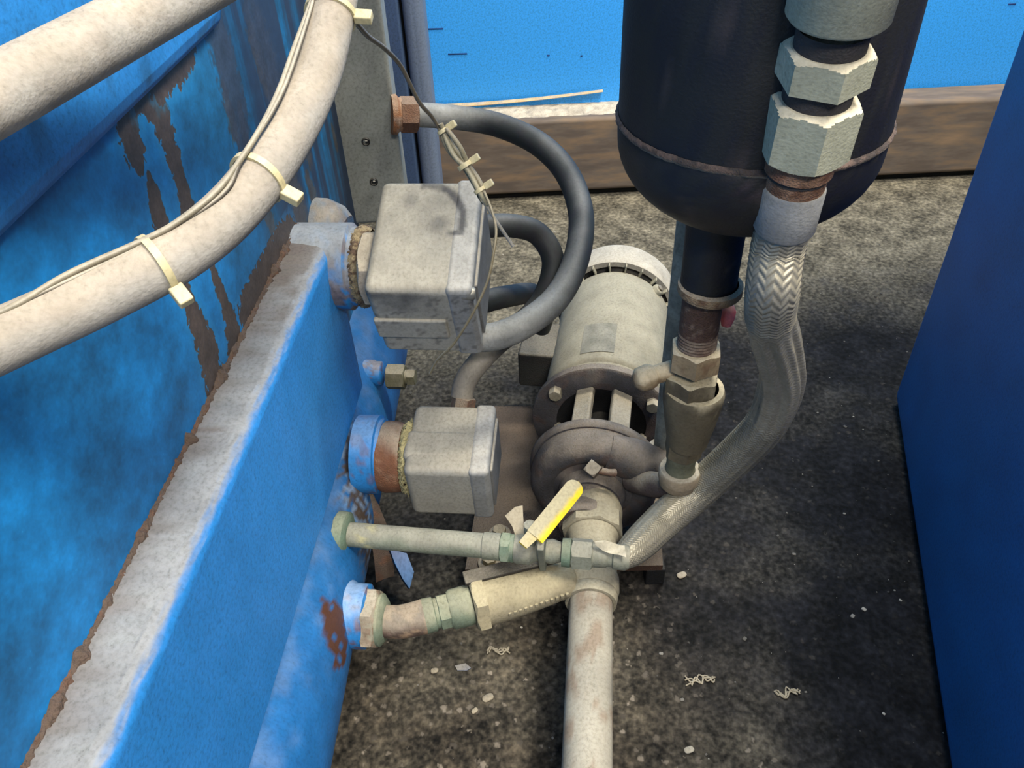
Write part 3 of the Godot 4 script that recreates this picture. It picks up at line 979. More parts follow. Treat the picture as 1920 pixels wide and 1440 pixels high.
# ---------------------------------------------------------------- valve chain under the vessel
func relief_line() -> void:
	var ax := Vector3(0.224, 0, -0.782)
	var t := thing("stop_valve", "bronze valve with hexagon glands hanging under the black vessel", "valve", ax + Vector3(0, 0.25, 0))
	var br := fin("dusty", lin(0.40, 0.36, 0.28), {"damt": 1.0, "dlo": 0.15, "dhi": 0.6, "dust": lin(0.76, 0.70, 0.57), "ramt": 0.4, "rust": lin(0.24, 0.20, 0.16), "rfreq": 22.0})
	var cream := fin("dusty", lin(0.60, 0.52, 0.40), {"damt": 1.0, "dlo": 0.1, "dhi": 0.5, "dust": lin(0.82, 0.75, 0.62), "ramt": 0.5, "rthr": 0.1})
	# rusty nipple is its own thing
	var np := thing("rusty_nipple", "brown rusty threaded pipe nipple between the black vessel and the valve", "pipe", ax + Vector3(0, 0.5, 0))
	var pf := [Vector2(0.478, 0), Vector2(0.478, 0.021)]
	for k in 6:
		pf.append(Vector2(0.482 + k * 0.0042, 0.0238))
		pf.append(Vector2(0.4841 + k * 0.0042, 0.0222))
	pf.append(Vector2(0.509, 0.0232))
	pf.append(Vector2(0.575, 0.0232))
	part("barrel", MB.new().lathe(ax, Vector3.UP, pf, 40, 0.004), fin("rusty", lin(0.34, 0.25, 0.21), {"damt": 0.3, "ramt": 0.8, "rthr": 0.2, "rust": lin(0.5, 0.42, 0.36), "rfreq": 80.0}), np)
	part("gland_hexagon", MB.new().hexa(ax + Vector3(0, 0.455, 0), Vector3.UP, 0.029, 0.056, false, true, 0.35, 6, 0.02), cream, t)
	part("body_hexagon", MB.new().hexa(ax + Vector3(0, 0.415, 0), Vector3.UP, 0.028, 0.060, false, true, 0.2), br, t)
	var sh := ax + Vector3(0.004, 0, 0.002)
	part("body", MB.new().lathe(sh, Vector3.UP, [Vector2(0.325, 0), Vector2(0.325, 0.0265), Vector2(0.345, 0.0295), Vector2(0.365, 0.033), Vector2(0.405, 0.0385), Vector2(0.414, 0.0385), Vector2(0.42, 0.0365), Vector2(0.421, 0.03)], 48), br, t)
	part("lower_hexagon", MB.new().hexa(ax + Vector3(0.001, 0.302, 0), Vector3.UP, 0.026, 0.044, true, true, 0.5), br, t)
	var gb := fin("dusty", lin(0.42, 0.42, 0.34), {"damt": 0.7, "dlo": 0.2, "dhi": 0.8})
	part("tail_piece", MB.new().lathe(ax, Vector3.UP, [Vector2(0.235, 0.0), Vector2(0.235, 0.019), Vector2(0.268, 0.0195), Vector2(0.272, 0.021), Vector2(0.276, 0.0195), Vector2(0.292, 0.0195), Vector2(0.296, 0.021), Vector2(0.305, 0.0205)], 40), gb, t)
	# side port with its cap, to the left
	var po := ax + Vector3(-0.02, 0.442, -0.01)
	var pd := Vector3(-0.93, -0.05, 0.30).normalized()
	part("side_port", MB.new().lathe(po, pd, [Vector2(0, 0.012), Vector2(0.03, 0.012), Vector2(0.03, 0.014), Vector2(0.036, 0.0165), Vector2(0.05, 0.0150), Vector2(0.056, 0.008), Vector2(0.057, 0)], 24), cream, t)
	# lever behind, tipped with red
	part("lever_arm", MB.new().tube([ax + Vector3(0.0, 0.463, -0.03), ax + Vector3(0.012, 0.50, -0.06), ax + Vector3(0.02, 0.545, -0.075)], 0.005, 10), fin("rusty", lin(0.3, 0.26, 0.22)), t)
	var red := part("red_grip", MB.new().lathe(Vector3(0.2587, 0.5095, -0.7906), Vector3(0.1025, 0.9734, -0.2049), [Vector2(-0.004, 0), Vector2(-0.003, 0.006), Vector2(0.006, 0.0085), Vector2(0.016, 0.0085), Vector2(0.023, 0.005), Vector2(0.025, 0)], 20), fin("plastic", lin(0.92, 0.48, 0.48), {"damt": 0.5}), t)
	tag(red, "red plastic grip")
	# ring that seats the valve, and the neck back to the pump
	var rg := thing("union_ring", "round dusty union ring at the foot of the bronze valve", "fitting", ax + Vector3(0, 0.24, 0))
	part("ring", MB.new().lathe(ax, Vector3.UP, [Vector2(0.240, 0.0), Vector2(0.240, 0.022), Vector2(0.246, 0.0265), Vector2(0.256, 0.0265), Vector2(0.2565, 0.0285), Vector2(0.271, 0.0285), Vector2(0.273, 0.027), Vector2(0.273, 0.0205)], 48, 0.004), fin("dusty", lin(0.58, 0.52, 0.43), {"damt": 0.9, "dlo": 0.2, "dhi": 0.6}), rg)
	part("neck", MB.new().tube([ax + Vector3(0, 0.245, 0), ax + Vector3(-0.008, 0.225, -0.012), ax + Vector3(-0.028, 0.20, -0.04), ax + Vector3(-0.05, 0.18, -0.07)], 0.019, 24), fin("cast_iron", lin(0.3, 0.26, 0.26)), rg)
	# slim pipe rising behind the valve
	var sp := Vector3(0.2248, 0, -0.8892)
	var pp := thing("slim_pipe", "slim grey upright pipe rising from the pump outlet behind the valve", "pipe", sp + Vector3(0, 0.2, 0))
	part("tube", MB.new().lathe(sp, Vector3.UP, [Vector2(0.185, 0), Vector2(0.185, 0.0145), Vector2(0.3, 0.0150), Vector2(0.74, 0.0150), Vector2(0.74, 0)], 28, 0.008), fin("dusty", lin(0.60, 0.59, 0.53), {"damt": 0.5, "ramt": 0.5, "rust": lin(0.4, 0.38, 0.35), "rthr": 0.1, "var": 0.25}), pp)
	part("socket", MB.new().lathe(sp, Vector3.UP, [Vector2(0.17, 0), Vector2(0.17, 0.024), Vector2(0.186, 0.026), Vector2(0.2, 0.026), Vector2(0.206, 0.023), Vector2(0.206, 0.0148)], 36), fin("cast_iron", lin(0.40, 0.30, 0.27), {"damt": 0.9, "dlo": 0.3, "dhi": 0.8}), pp)

# ---------------------------------------------------------------- the pump
func pump() -> void:
	var c := Vector3(0.12, 0.15, -0.884)
	var d := Vector3(0.2, 0, -0.98)
	var rt := Vector3.UP.cross(d).normalized() * -1.0
	var t := thing("circulation_pump", "dusty beige electric pump with round motor and iron volute on the floor", "pump", c + d * 0.25 - Vector3(0, 0.15, 0))
	var paint := fin("dusty", lin(0.55, 0.54, 0.48), {"damt": 0.95, "dlo": -0.1, "dhi": 0.7, "dust": lin(0.60, 0.575, 0.50), "var": 0.22, "freq": 20.0})
	var iron := fin("cast_iron", lin(0.29, 0.28, 0.285), {"damt": 0.9, "dlo": 0.15, "dhi": 1.0, "dust": lin(0.56, 0.515, 0.46), "ramt": 0.5, "rust": lin(0.35, 0.27, 0.23), "rthr": 0.05, "rfreq": 20.0, "var": 0.2})
	var dark := fin("cast_iron", lin(0.06, 0.06, 0.065), {"damt": 0.1})
	# motor
	part("motor_body", MB.new().lathe(c, d, [Vector2(0.155, 0.0), Vector2(0.155, 0.092), Vector2(0.16, 0.097), Vector2(0.172, 0.097), Vector2(0.175, 0.101), Vector2(0.18, 0.1035), Vector2(0.43, 0.1035), Vector2(0.445, 0.097), Vector2(0.452, 0.085), Vector2(0.452, 0)], 96, 0.008), paint, t)
	part("fan_cover", MB.new().lathe(c, d, [Vector2(0.452, 0.104), Vector2(0.452, 0.114), Vector2(0.455, 0.1155), Vector2(0.512, 0.1145), Vector2(0.53, 0.105), Vector2(0.536, 0.08), Vector2(0.536, 0.0)], 96, 0.008), fin("dusty", lin(0.62, 0.60, 0.56), {"damt": 0.8, "dlo": 0.0, "dhi": 0.8, "var": 0.08, "dust": lin(0.72, 0.69, 0.63)}), t)
	part("fan_dark", MB.new().lathe(c, d, [Vector2(0.446, 0.08), Vector2(0.456, 0.103), Vector2(0.458, 0.0)], 64), dark, t)
	for k in 22:
		var a := TAU * k / 22.0
		var rd := Vector3.UP * sin(a) + rt * cos(a)
		part("cooling_fin", MB.new().rbox(c + d * 0.447 + rd * 0.105, Basis(rd, d, rd.cross(d)), Vector3(0.016, 0.012, 0.003), 0.001, 0.02), paint, t)
	for a in [0.75, 2.4, 3.9, 5.5]:
		var rd: Vector3 = Vector3.UP * sin(a) + rt * cos(a)
		var lug := part("cover_lug", MB.new().lathe(c + d * 0.43 + rd * 0.095, rd, [Vector2(0, 0.011), Vector2(0.014, 0.011), Vector2(0.016, 0.009), Vector2(0.016, 0)], 20), paint, t)
		part("screw", MB.new().lathe(c + d * 0.43 + rd * 0.111, rd, [Vector2(0, 0.006), Vector2(0.003, 0.006), Vector2(0.004, 0.004), Vector2(0.004, 0)], 16), fin("bare_metal", lin(0.45, 0.42, 0.38), {"damt": 0.5}), lug)
	# maker's plate: a blank worn plate
	var pl := MB.new()
	pl.sheet(func(u: float, v: float) -> Vector3:
		var a := lerpf(1.45, 2.0, u)
		return c + d * lerpf(0.19, 0.27, v) + (Vector3.UP * sin(a) + rt * cos(a)) * 0.1046, 14, 8)
	part("worn_plate", pl, fin("dusty", lin(0.53, 0.515, 0.46), {"damt": 0.85, "dlo": -0.2, "dhi": 0.6, "var": 0.25, "dust": lin(0.60, 0.58, 0.52)}), t)
	# mounting flange with bolts
	part("motor_flange", MB.new().lathe(c, d, [Vector2(0.128, 0.075), Vector2(0.128, 0.113), Vector2(0.131, 0.1165), Vector2(0.143, 0.1165), Vector2(0.146, 0.113), Vector2(0.155, 0.098)], 96, 0.006), iron, t)
	part("flange_face", MB.new().lathe(c, d, [Vector2(0.131, 0.0), Vector2(0.131, 0.077)], 64), dark, t)
	for a in [0.60, 2.44, 3.9, 5.5]:
		var rd: Vector3 = Vector3.UP * sin(a) + rt * cos(a)
		part("bolt", MB.new().hexa(c + d * 0.113 + rd * 0.099, d, 0.016, 0.019, true, false, a), fin("dusty", lin(0.55, 0.52, 0.44), {"damt": 0.8, "dlo": -0.4}), t)
	# bracket between motor and volute: four cast ribs round a dark shaft
	for q in [[1.95, 0.030], [1.12, 0.034], [3.5, 0.034], [5.8, 0.034]]:
		var rd: Vector3 = Vector3.UP * sin(q[0]) + rt * cos(q[0])
		var o := c + d * 0.078 + rd * 0.073
		part("bracket_rib", MB.new().rbox(o, Basis(d, rd, d.cross(rd)), Vector3(0.115, 0.013, q[1]), 0.004, 0.012), fin("cast_iron", lin(0.46, 0.42, 0.36), {"damt": 0.9, "dlo": -0.1, "dhi": 0.8, "ramt": 0.4}), t)
	part("shaft", MB.new().lathe(c, d, [Vector2(0.01, 0.024), Vector2(0.14, 0.024)], 24), dark, t)
	# volute
	part("volute_rim", MB.new().lathe(c, d, [Vector2(0.012, 0.06), Vector2(0.012, 0.1), Vector2(0.016, 0.1035), Vector2(0.026, 0.1035), Vector2(0.03, 0.1), Vector2(0.03, 0.0)], 96, 0.006), iron, t)
	part("volute", MB.new().lathe(c, d, [Vector2(-0.052, 0.0), Vector2(-0.05, 0.046), Vector2(-0.042, 0.05), Vector2(-0.030, 0.052), Vector2(-0.026, 0.060), Vector2(-0.034, 0.072), Vector2(-0.034, 0.082), Vector2(-0.028, 0.091), Vector2(-0.016, 0.0975), Vector2(0.0, 0.0985), Vector2(0.013, 0.0975)], 96, 0.005), iron, t)
	part("outlet_bulge", MB.new().tube([c + rt * 0.02 + Vector3(0, 0.07, 0) + d * -0.008, c + rt * 0.055 + Vector3(0, 0.06, 0) + d * -0.008, c + rt * 0.085 + Vector3(0, 0.045, 0) + d * -0.004, c + rt * 0.102 + Vector3(0, 0.035, 0) + d * 0.0], [0.028, 0.032, 0.031, 0.026], 32, 0.005), iron, t)
	part("outlet_web", MB.new().plate([Vector2(0.0, 0.07), Vector2(0.06, 0.066), Vector2(0.115, 0.065), Vector2(0.125, 0.03), Vector2(0.04, 0.02)], c + d * 0.0, rt, Vector3.UP, d * 0.012), iron, t)
	# drain plug with its side stub
	var pg := Vector3(0.1191, 0.215, -0.8287)
	part("drain_plug", MB.new().hexa(c - d * 0.040 + Vector3(0.002, 0.062, 0), (Vector3.UP * 0.75 - d * 0.65).normalized(), 0.042, 0.019, true, true, 0.2, 4), fin("dusty", lin(0.46, 0.41, 0.36), {"damt": 0.8}), t)
	part("plug_stub", MB.new().tube([c - d * 0.05 + Vector3(0.008, 0.072, 0), c - d * 0.054 + Vector3(0.024, 0.07, 0), c - d * 0.052 + Vector3(0.034, 0.066, 0)], [0.0055, 0.005, 0.006], 12), fin("rusty", lin(0.5, 0.38, 0.32), {"damt": 0.6}), t)
	part("inlet_boss", MB.new().lathe(c, d, [Vector2(-0.10, 0.0), Vector2(-0.10, 0.042), Vector2(-0.096, 0.045), Vector2(-0.085, 0.045), Vector2(-0.07, 0.041), Vector2(-0.04, 0.043)], 56), iron, t)
	# terminal box on the left side of the motor
	part("terminal_box", MB.new().rbox(c + d * 0.30 - rt * 0.128 + Vector3(0, 0.0, 0), Basis(rt, Vector3.UP, -d), Vector3(0.066, 0.075, 0.10), 0.005), fin("cast_iron", lin(0.17, 0.165, 0.15), {"damt": 0.35, "dlo": 0.3, "dhi": 1.1}), t)
	# feet and the rusty base plate
	for k in [0.2, 0.41]:
		part("motor_foot", MB.new().rbox(c + d * k - Vector3(0, 0.1, 0), Basis(rt, Vector3.UP, -d), Vector3(0.17, 0.1, 0.025), 0.004), dark, t)
	var bp := MB.new()
	var bo := Vector3(0, 0.038, 0)
	bp.plate([Vector2(-0.0873, 0.7994), Vector2(0.2197, 0.789), Vector2(0.2378, 0.9313), Vector2(0.2649, 1.1585), Vector2(-0.0377, 1.1778)], bo, Vector3.RIGHT, Vector3.FORWARD, Vector3(0, 0.012, 0))
	part("base_plate", bp, fin("rusty", lin(0.29, 0.23, 0.19), {"damt": 0.25, "ramt": 0.8, "rthr": 0.0, "rust": lin(0.36, 0.25, 0.18), "rfreq": 12.0}), t)
	for q in [Vector3(0.2105, 0.02, -0.8104), Vector3(-0.0615, 0.02, -0.8226), Vector3(-0.0035, 0.02, -1.1658), Vector3(0.25, 0.02, -1.1474)]:
		part("base_channel", MB.new().rbox(Vector3(q.x, 0.019, q.z - 0.004), Basis(), Vector3(0.03, 0.038, 0.05), 0.003), dark, t)
	part("volute_foot", MB.new().rbox(c + d * 0.0 - Vector3(0, 0.095, 0), Basis(rt, Vector3.UP, -d), Vector3(0.08, 0.1, 0.05), 0.005), iron, t)

func suction_line() -> void:
	var o := Vector3(0.064, 0.15, -0.436)
	var d := Vector3(0.124, 0, -0.9923)
	var t := thing("suction_pipe", "long straight dusty beige pipe running from the pump towards the viewer", "pipe", o - Vector3(0, 0.15, 0))
	var fp := func(p: Vector3, nn: Vector3, c: Color) -> Color:
		return c.lerp(lin(0.52, 0.40, 0.30), smoothstep(0.16, 0.3, n2.get_noise_3dv(p * 16.0)) * 0.5)
	part("tube", MB.new().lathe(o - d * 0.5, d, [Vector2(0, 0), Vector2(0, 0.0292), Vector2(0.72, 0.0292), Vector2(0.745, 0.0292), Vector2(0.80, 0.028), Vector2(0.80, 0)], 56, 0.008), fin("dusty", lin(0.56, 0.54, 0.48), {"damt": 0.9, "dlo": -0.2, "dhi": 0.7, "dust": lin(0.68, 0.65, 0.58), "freq": 12.0, "fn": fp}), t)
	for k in [-0.3]:
		part("pipe_stand", MB.new().rbox(o + d * k - Vector3(0, 0.088, 0), Basis(), Vector3(0.05, 0.122, 0.04), 0.004), fin("rusty", lin(0.2, 0.18, 0.17)), t)
	var tee := thing("suction_tee", "dusty beige cast tee joining the suction pipe to the pump inlet", "fitting", o + d * 0.3 - Vector3(0, 0.04, 0))
	var cf := fin("dusty", lin(0.56, 0.53, 0.45), {"damt": 0.9, "dlo": -0.1, "dhi": 0.7, "dust": lin(0.70, 0.66, 0.56)})
	part("tee_body", MB.new().lathe(o, d, [Vector2(0.238, 0.029), Vector2(0.238, 0.0355), Vector2(0.243, 0.0385), Vector2(0.262, 0.0385), Vector2(0.268, 0.0355), Vector2(0.33, 0.0345), Vector2(0.336, 0.038), Vector2(0.345, 0.038)], 48, 0.006), cf, t if false else tee)
	part("inlet_octagon", MB.new().hexa(o + d * 0.338, d, 0.034, 0.083, true, true, 0.2, 8), cf, tee)
	part("inlet_ball", MB.new().lathe(o, d, [Vector2(0.365, 0.04), Vector2(0.372, 0.0435), Vector2(0.385, 0.044), Vector2(0.40, 0.040), Vector2(0.405, 0.036)], 48), cf, tee)
	part("collar_flange", MB.new().lathe(o, d, [Vector2(0.222, 0.03), Vector2(0.222, 0.0345), Vector2(0.232, 0.0365), Vector2(0.242, 0.034)], 48), cf, tee)
	part("branch", MB.new().lathe(o + d * 0.272, Vector3(-0.9715, 0, 0.2372), [Vector2(0.0, 0.028), Vector2(0.05, 0.0265), Vector2(0.05, 0.0)], 36), cf, tee)

func strainer_line() -> void:
	var o := Vector3(-0.1546, 0.17, -0.6298)
	var d := Vector3(0.9715, 0, -0.2372)
	var green := fin("dusty", lin(0.45, 0.50, 0.42), {"damt": 0.85, "dlo": 0.1, "dhi": 0.9, "dust": lin(0.62, 0.61, 0.51)})
	var tan_ := fin("dusty", lin(0.60, 0.56, 0.46), {"damt": 0.95, "dlo": -0.1, "dhi": 0.7, "dust": lin(0.70, 0.65, 0.52)})
	# bush and bent pipe out of the lower socket
	var el := thing("bent_pipe", "short peeling tan bent pipe out of the lowest socket of the left machine", "pipe", Vector3(-0.1687, 0.17, -0.6306))
	part("bush_hexagon", MB.new().hexa(Vector3(-0.2085, 0.17, -0.6369), Vector3(0.994, 0, 0.11), 0.020, 0.072, true, true, 0.0), fin("dusty", lin(0.58, 0.56, 0.48), {"damt": 0.8, "ramt": 0.7, "rthr": 0.0, "rfreq": 40.0, "rust": lin(0.5, 0.38, 0.31)}), el)
	part("bush_collar", MB.new().lathe(Vector3(-0.1914, 0.17, -0.6343), Vector3(0.994, 0, 0.11), [Vector2(-0.004, 0), Vector2(0, 0.034), Vector2(0.006, 0.034), Vector2(0.012, 0.026), Vector2(0.012, 0)], 36), green, el)
	part("bend", MB.new().tube([Vector3(-0.1914, 0.17, -0.6343), Vector3(-0.1799, 0.17, -0.6312), Vector3(-0.163, 0.17, -0.6295), o + d * 0.0085, o + d * 0.0249], [0.0215, 0.0212, 0.0215, 0.022, 0.023], 32, 0.005), fin("dusty", lin(0.60, 0.50, 0.40), {"damt": 0.5, "ramt": 0.9, "rthr": -0.02, "rfreq": 26.0, "rust": lin(0.36, 0.29, 0.26)}), el)
	var t := thing("pipe_strainer", "tan tapered pipe strainer slanting up to the suction tee", "strainer", o + d * 0.15 - Vector3(0, 0.03, 0))
	part("nipple", MB.new().lathe(o, d, [Vector2(0.0213, 0.0), Vector2(0.0213, 0.021), Vector2(0.0256, 0.0232), Vector2(0.0385, 0.0225), Vector2(0.0399, 0.020), Vector2(0.0499, 0.0205)], 36), green, t)
	part("union_nut", MB.new().hexa(o + d * 0.0442, d, 0.0166, 0.043, true, true, 0.3, 8), green, t)
	part("union_body", MB.new().lathe(o, d, [Vector2(0.0586, 0.0235), Vector2(0.0629, 0.0262), Vector2(0.0832, 0.0268), Vector2(0.089, 0.025), Vector2(0.0905, 0.0)], 40), green, t)
	part("end_hexagon", MB.new().hexa(o + d * 0.0898, d, 0.0175, 0.066, true, false, 0.25), tan_, t)
	part("taper_body", MB.new().lathe(o, d, [Vector2(0.1059, 0.0), Vector2(0.1059, 0.033), Vector2(0.1375, 0.0325), Vector2(0.1898, 0.0275), Vector2(0.2262, 0.0225), Vector2(0.2338, 0.014), Vector2(0.2353, 0.0)], 48), tan_, t)
	# raised cast ridge along the lower side (worn, unreadable)
	for k in 12:
		var p := o + d * (0.1412 + 0.0072 * k) + Vector3(0.0, 0.004, 0.0325 - 0.0006 * k)
		part("cast_mark", MB.new().rbox(p, frame(d), Vector3(0.0045, 0.006, 0.004), 0.001, 0.02), tan_, t)
	var tp := MB.new()
	tp.rbox(o + d * 0.1475 + Vector3(0, 0.034, -0.018), frame(d, Vector3(0, 0.94, 0.1)), Vector3(0.1336, 0.007, 0.02), 0.002)
	part("top_bar", tp, fin("cast_iron", lin(0.2, 0.18, 0.15), {"damt": 0.45, "dlo": 0.5, "dhi": 1.2}), t)

func valve_line() -> void:
	var o := Vector3(-0.247, 0.235, -0.729)
	var d := Vector3(0.9863, 0, 0.1648)
	var green := fin("dusty", lin(0.42, 0.50, 0.42), {"damt": 0.6, "dlo": 0.2, "dhi": 1.0, "dust": lin(0.60, 0.60, 0.51), "var": 0.2})
	var grey := fin("dusty", lin(0.50, 0.51, 0.45), {"damt": 0.85, "dlo": 0.1, "dhi": 0.9, "dust": lin(0.62, 0.60, 0.53), "var": 0.15})
	var t := thing("drain_pipe", "grey-green level pipe with a green coupling out of the left machine", "pipe", o + d * 0.1 - Vector3(0, 0.02, 0))
	part("coupling", MB.new().lathe(o, d, [Vector2(-0.06, 0), Vector2(-0.06, 0.030), Vector2(-0.015, 0.0305), Vector2(-0.0112, 0.0265), Vector2(0.0015, 0.026), Vector2(0.003, 0.0305), Vector2(0.0164, 0.0300), Vector2(0.0194, 0.0235), Vector2(0.0194, 0.016)], 40, 0.005), green, t)
	var wf := func(p: Vector3, _nn: Vector3, c: Color) -> Color:
		var u := (p - o).dot(d)
		return c.lerp(lin(0.72, 0.69, 0.52), smoothstep(0.02, 0.0, absf(u - 0.045)) * smoothstep(-0.1, 0.2, n2.get_noise_3dv(p * 40.0)))
	part("tube", MB.new().lathe(o, d, [Vector2(0, 0.0165), Vector2(0.2007, 0.0165), Vector2(0.2021, 0.0180), Vector2(0.2242, 0.0180), Vector2(0.2256, 0.0155)], 36, 0.006), fin("dusty", lin(0.50, 0.52, 0.45), {"damt": 0.7, "dlo": 0.1, "dhi": 0.9, "dust": lin(0.62, 0.60, 0.54), "var": 0.2, "fn": wf}), t)
	var b := thing("ball_valve", "small ball valve with a dusty yellow lever above the suction tee", "valve", o + d * 0.27 - Vector3(0, 0.02, 0))
	part("end_hexagon", MB.new().hexa(o + d * 0.2249, d, 0.0134, 0.037, true, true, 0.1), green, b)
	part("collar", MB.new().lathe(o, d, [Vector2(0.2369, 0.0), Vector2(0.2369, 0.018), Vector2(0.2426, 0.019), Vector2(0.244, 0.0165)], 32), green, b)
	part("body", MB.new().lathe(o, d, [Vector2(0.2433, 0.0), Vector2(0.2433, 0.0185), Vector2(0.2482, 0.02), Vector2(0.2644, 0.02), Vector2(0.27, 0.0155), Vector2(0.2763, 0.013), Vector2(0.2924, 0.0165), Vector2(0.3015, 0.0135), Vector2(0.3071, 0.013)], 36), grey, b)
	part("ring", MB.new().lathe(o, d, [Vector2(0.3057, 0.012), Vector2(0.3057, 0.0185), Vector2(0.3168, 0.019), Vector2(0.3182, 0.014)], 32), green, b)
	part("tail_hexagon", MB.new().hexa(o + d * 0.3175, d, 0.0277, 0.036, true, true, 0.35), grey, b)
	part("tail_sleeve", MB.new().lathe(o, d, [Vector2(0.3445, 0.016), Vector2(0.3624, 0.0155), Vector2(0.3644, 0.0135), Vector2(0.3706, 0.0135), Vector2(0.372, 0.0165), Vector2(0.387, 0.0168), Vector2(0.3925, 0.0145), Vector2(0.3925, 0.0)], 36, 0.004), grey, b)
	# lever: bent strip with yellow sleeve, dusty on top
	var la := Vector3(0.0258, 0.285, -0.6749)
	var lb := Vector3(0.08, 0.3, -0.7386)
	var ld := (lb - la).normalized()
	var ls := ld.cross(Vector3.UP).normalized()
	var lu := ls.cross(ld)
	# roll the strip so its lower edge turns outward
	var sx := (ls * 0.88 + lu * -0.45).normalized()
	var sy := sx.cross(ld).normalized()
	if sy.y < 0:
		sy = -sy
	var out := []
	var L := la.distance_to(lb)
	for q in [Vector2(-0.012, -0.0115), Vector2(L - 0.0125, -0.0125)]:
		out.append(q)
	for k in 9:
		var a := -PI / 2 + k * PI / 8.0
		out.append(Vector2(L - 0.0125 + 0.0125 * cos(a), 0.0125 * sin(a)))
	out.append(Vector2(-0.012, 0.0115))
	out.append(Vector2(-0.012, 0.004))
	out.append(Vector2(-0.03, 0.0015))
	out.append(Vector2(-0.03, -0.0115))
	var lf := func(p: Vector3, nn: Vector3, c: Color) -> Color:
		var w := (p - la).dot(sx)
		var k := smoothstep(0.001, 0.009, w + 0.003 * n1.get_noise_3dv(p * 60.0))
		return lin(0.72, 0.67, 0.52).lerp(lin(0.97, 0.83, 0.10), k) if nn.dot(sy) > 0.5 else lin(0.95, 0.80, 0.12)
	var lm := MB.new()
	var pl := PackedVector2Array(out)
	# fine grid of the strip so the dust edge is soft
	lm.plate(out, la, ld, sx, sy * 0.004)
	var gl := MB.new()
	gl.sheet(func(u: float, v: float) -> Vector3:
		var x := lerpf(-0.012, L, u)
		var hw := 0.0125
		if x > L - 0.0125:
			hw = sqrt(maxf(0.0, 0.0125 * 0.0125 - (x - L + 0.0125) * (x - L + 0.0125)))
		return la + ld * x + sx * lerpf(-hw, hw, v) + sy * (0.0042 + 0.0015 * sin(v * PI)), 60, 24)
	for i in gl.n.size():
		if gl.n[i].dot(sy) < 0:
			gl.n[i] = -gl.n[i]
	gl.idx.clear()
	for i in 60:
		for j in 24:
			var a := i * 25 + j
			gl.quad(a, a + 25, a + 26, a + 1)
	var lev := part("lever", lm, fin("plastic", lin(0.9, 0.75, 0.1), {"damt": 0.0, "fn": lf}), b)
	tag(lev, "flat lever in a yellow sleeve")
	part("lever_sleeve", gl, fin("plastic", lin(0.9, 0.75, 0.1), {"damt": 0.0, "fn": lf}), lev)
	part("stem", MB.new().lathe(o + d * 0.2644, Vector3.UP, [Vector2(0.0, 0.008), Vector2(0.05, 0.008), Vector2(0.05, 0.0)], 20), grey, b)
	part("stop_plate", MB.new().rbox(o + d * 0.2798 + Vector3(0, 0.006, 0.004), Basis(d, Vector3.UP, d.cross(Vector3.UP)).rotated(d, 0.3), Vector3(0.009, 0.076, 0.030), 0.002), grey, b)
	part("stop_tab", MB.new().plate([Vector2(-0.012, 0.016), Vector2(0.002, 0.028), Vector2(0.012, 0.03), Vector2(0.012, -0.012), Vector2(0.003, -0.018), Vector2(-0.003, 0.002)], Vector3(-0.0058, 0.255, -0.7063), Vector3(0.98, 0, 0.1).normalized(), Vector3(0, 0.7, -0.7), Vector3(0, 0.002, 0.002)), fin("dusty", lin(0.72, 0.66, 0.54), {"damt": 0.6}), b)

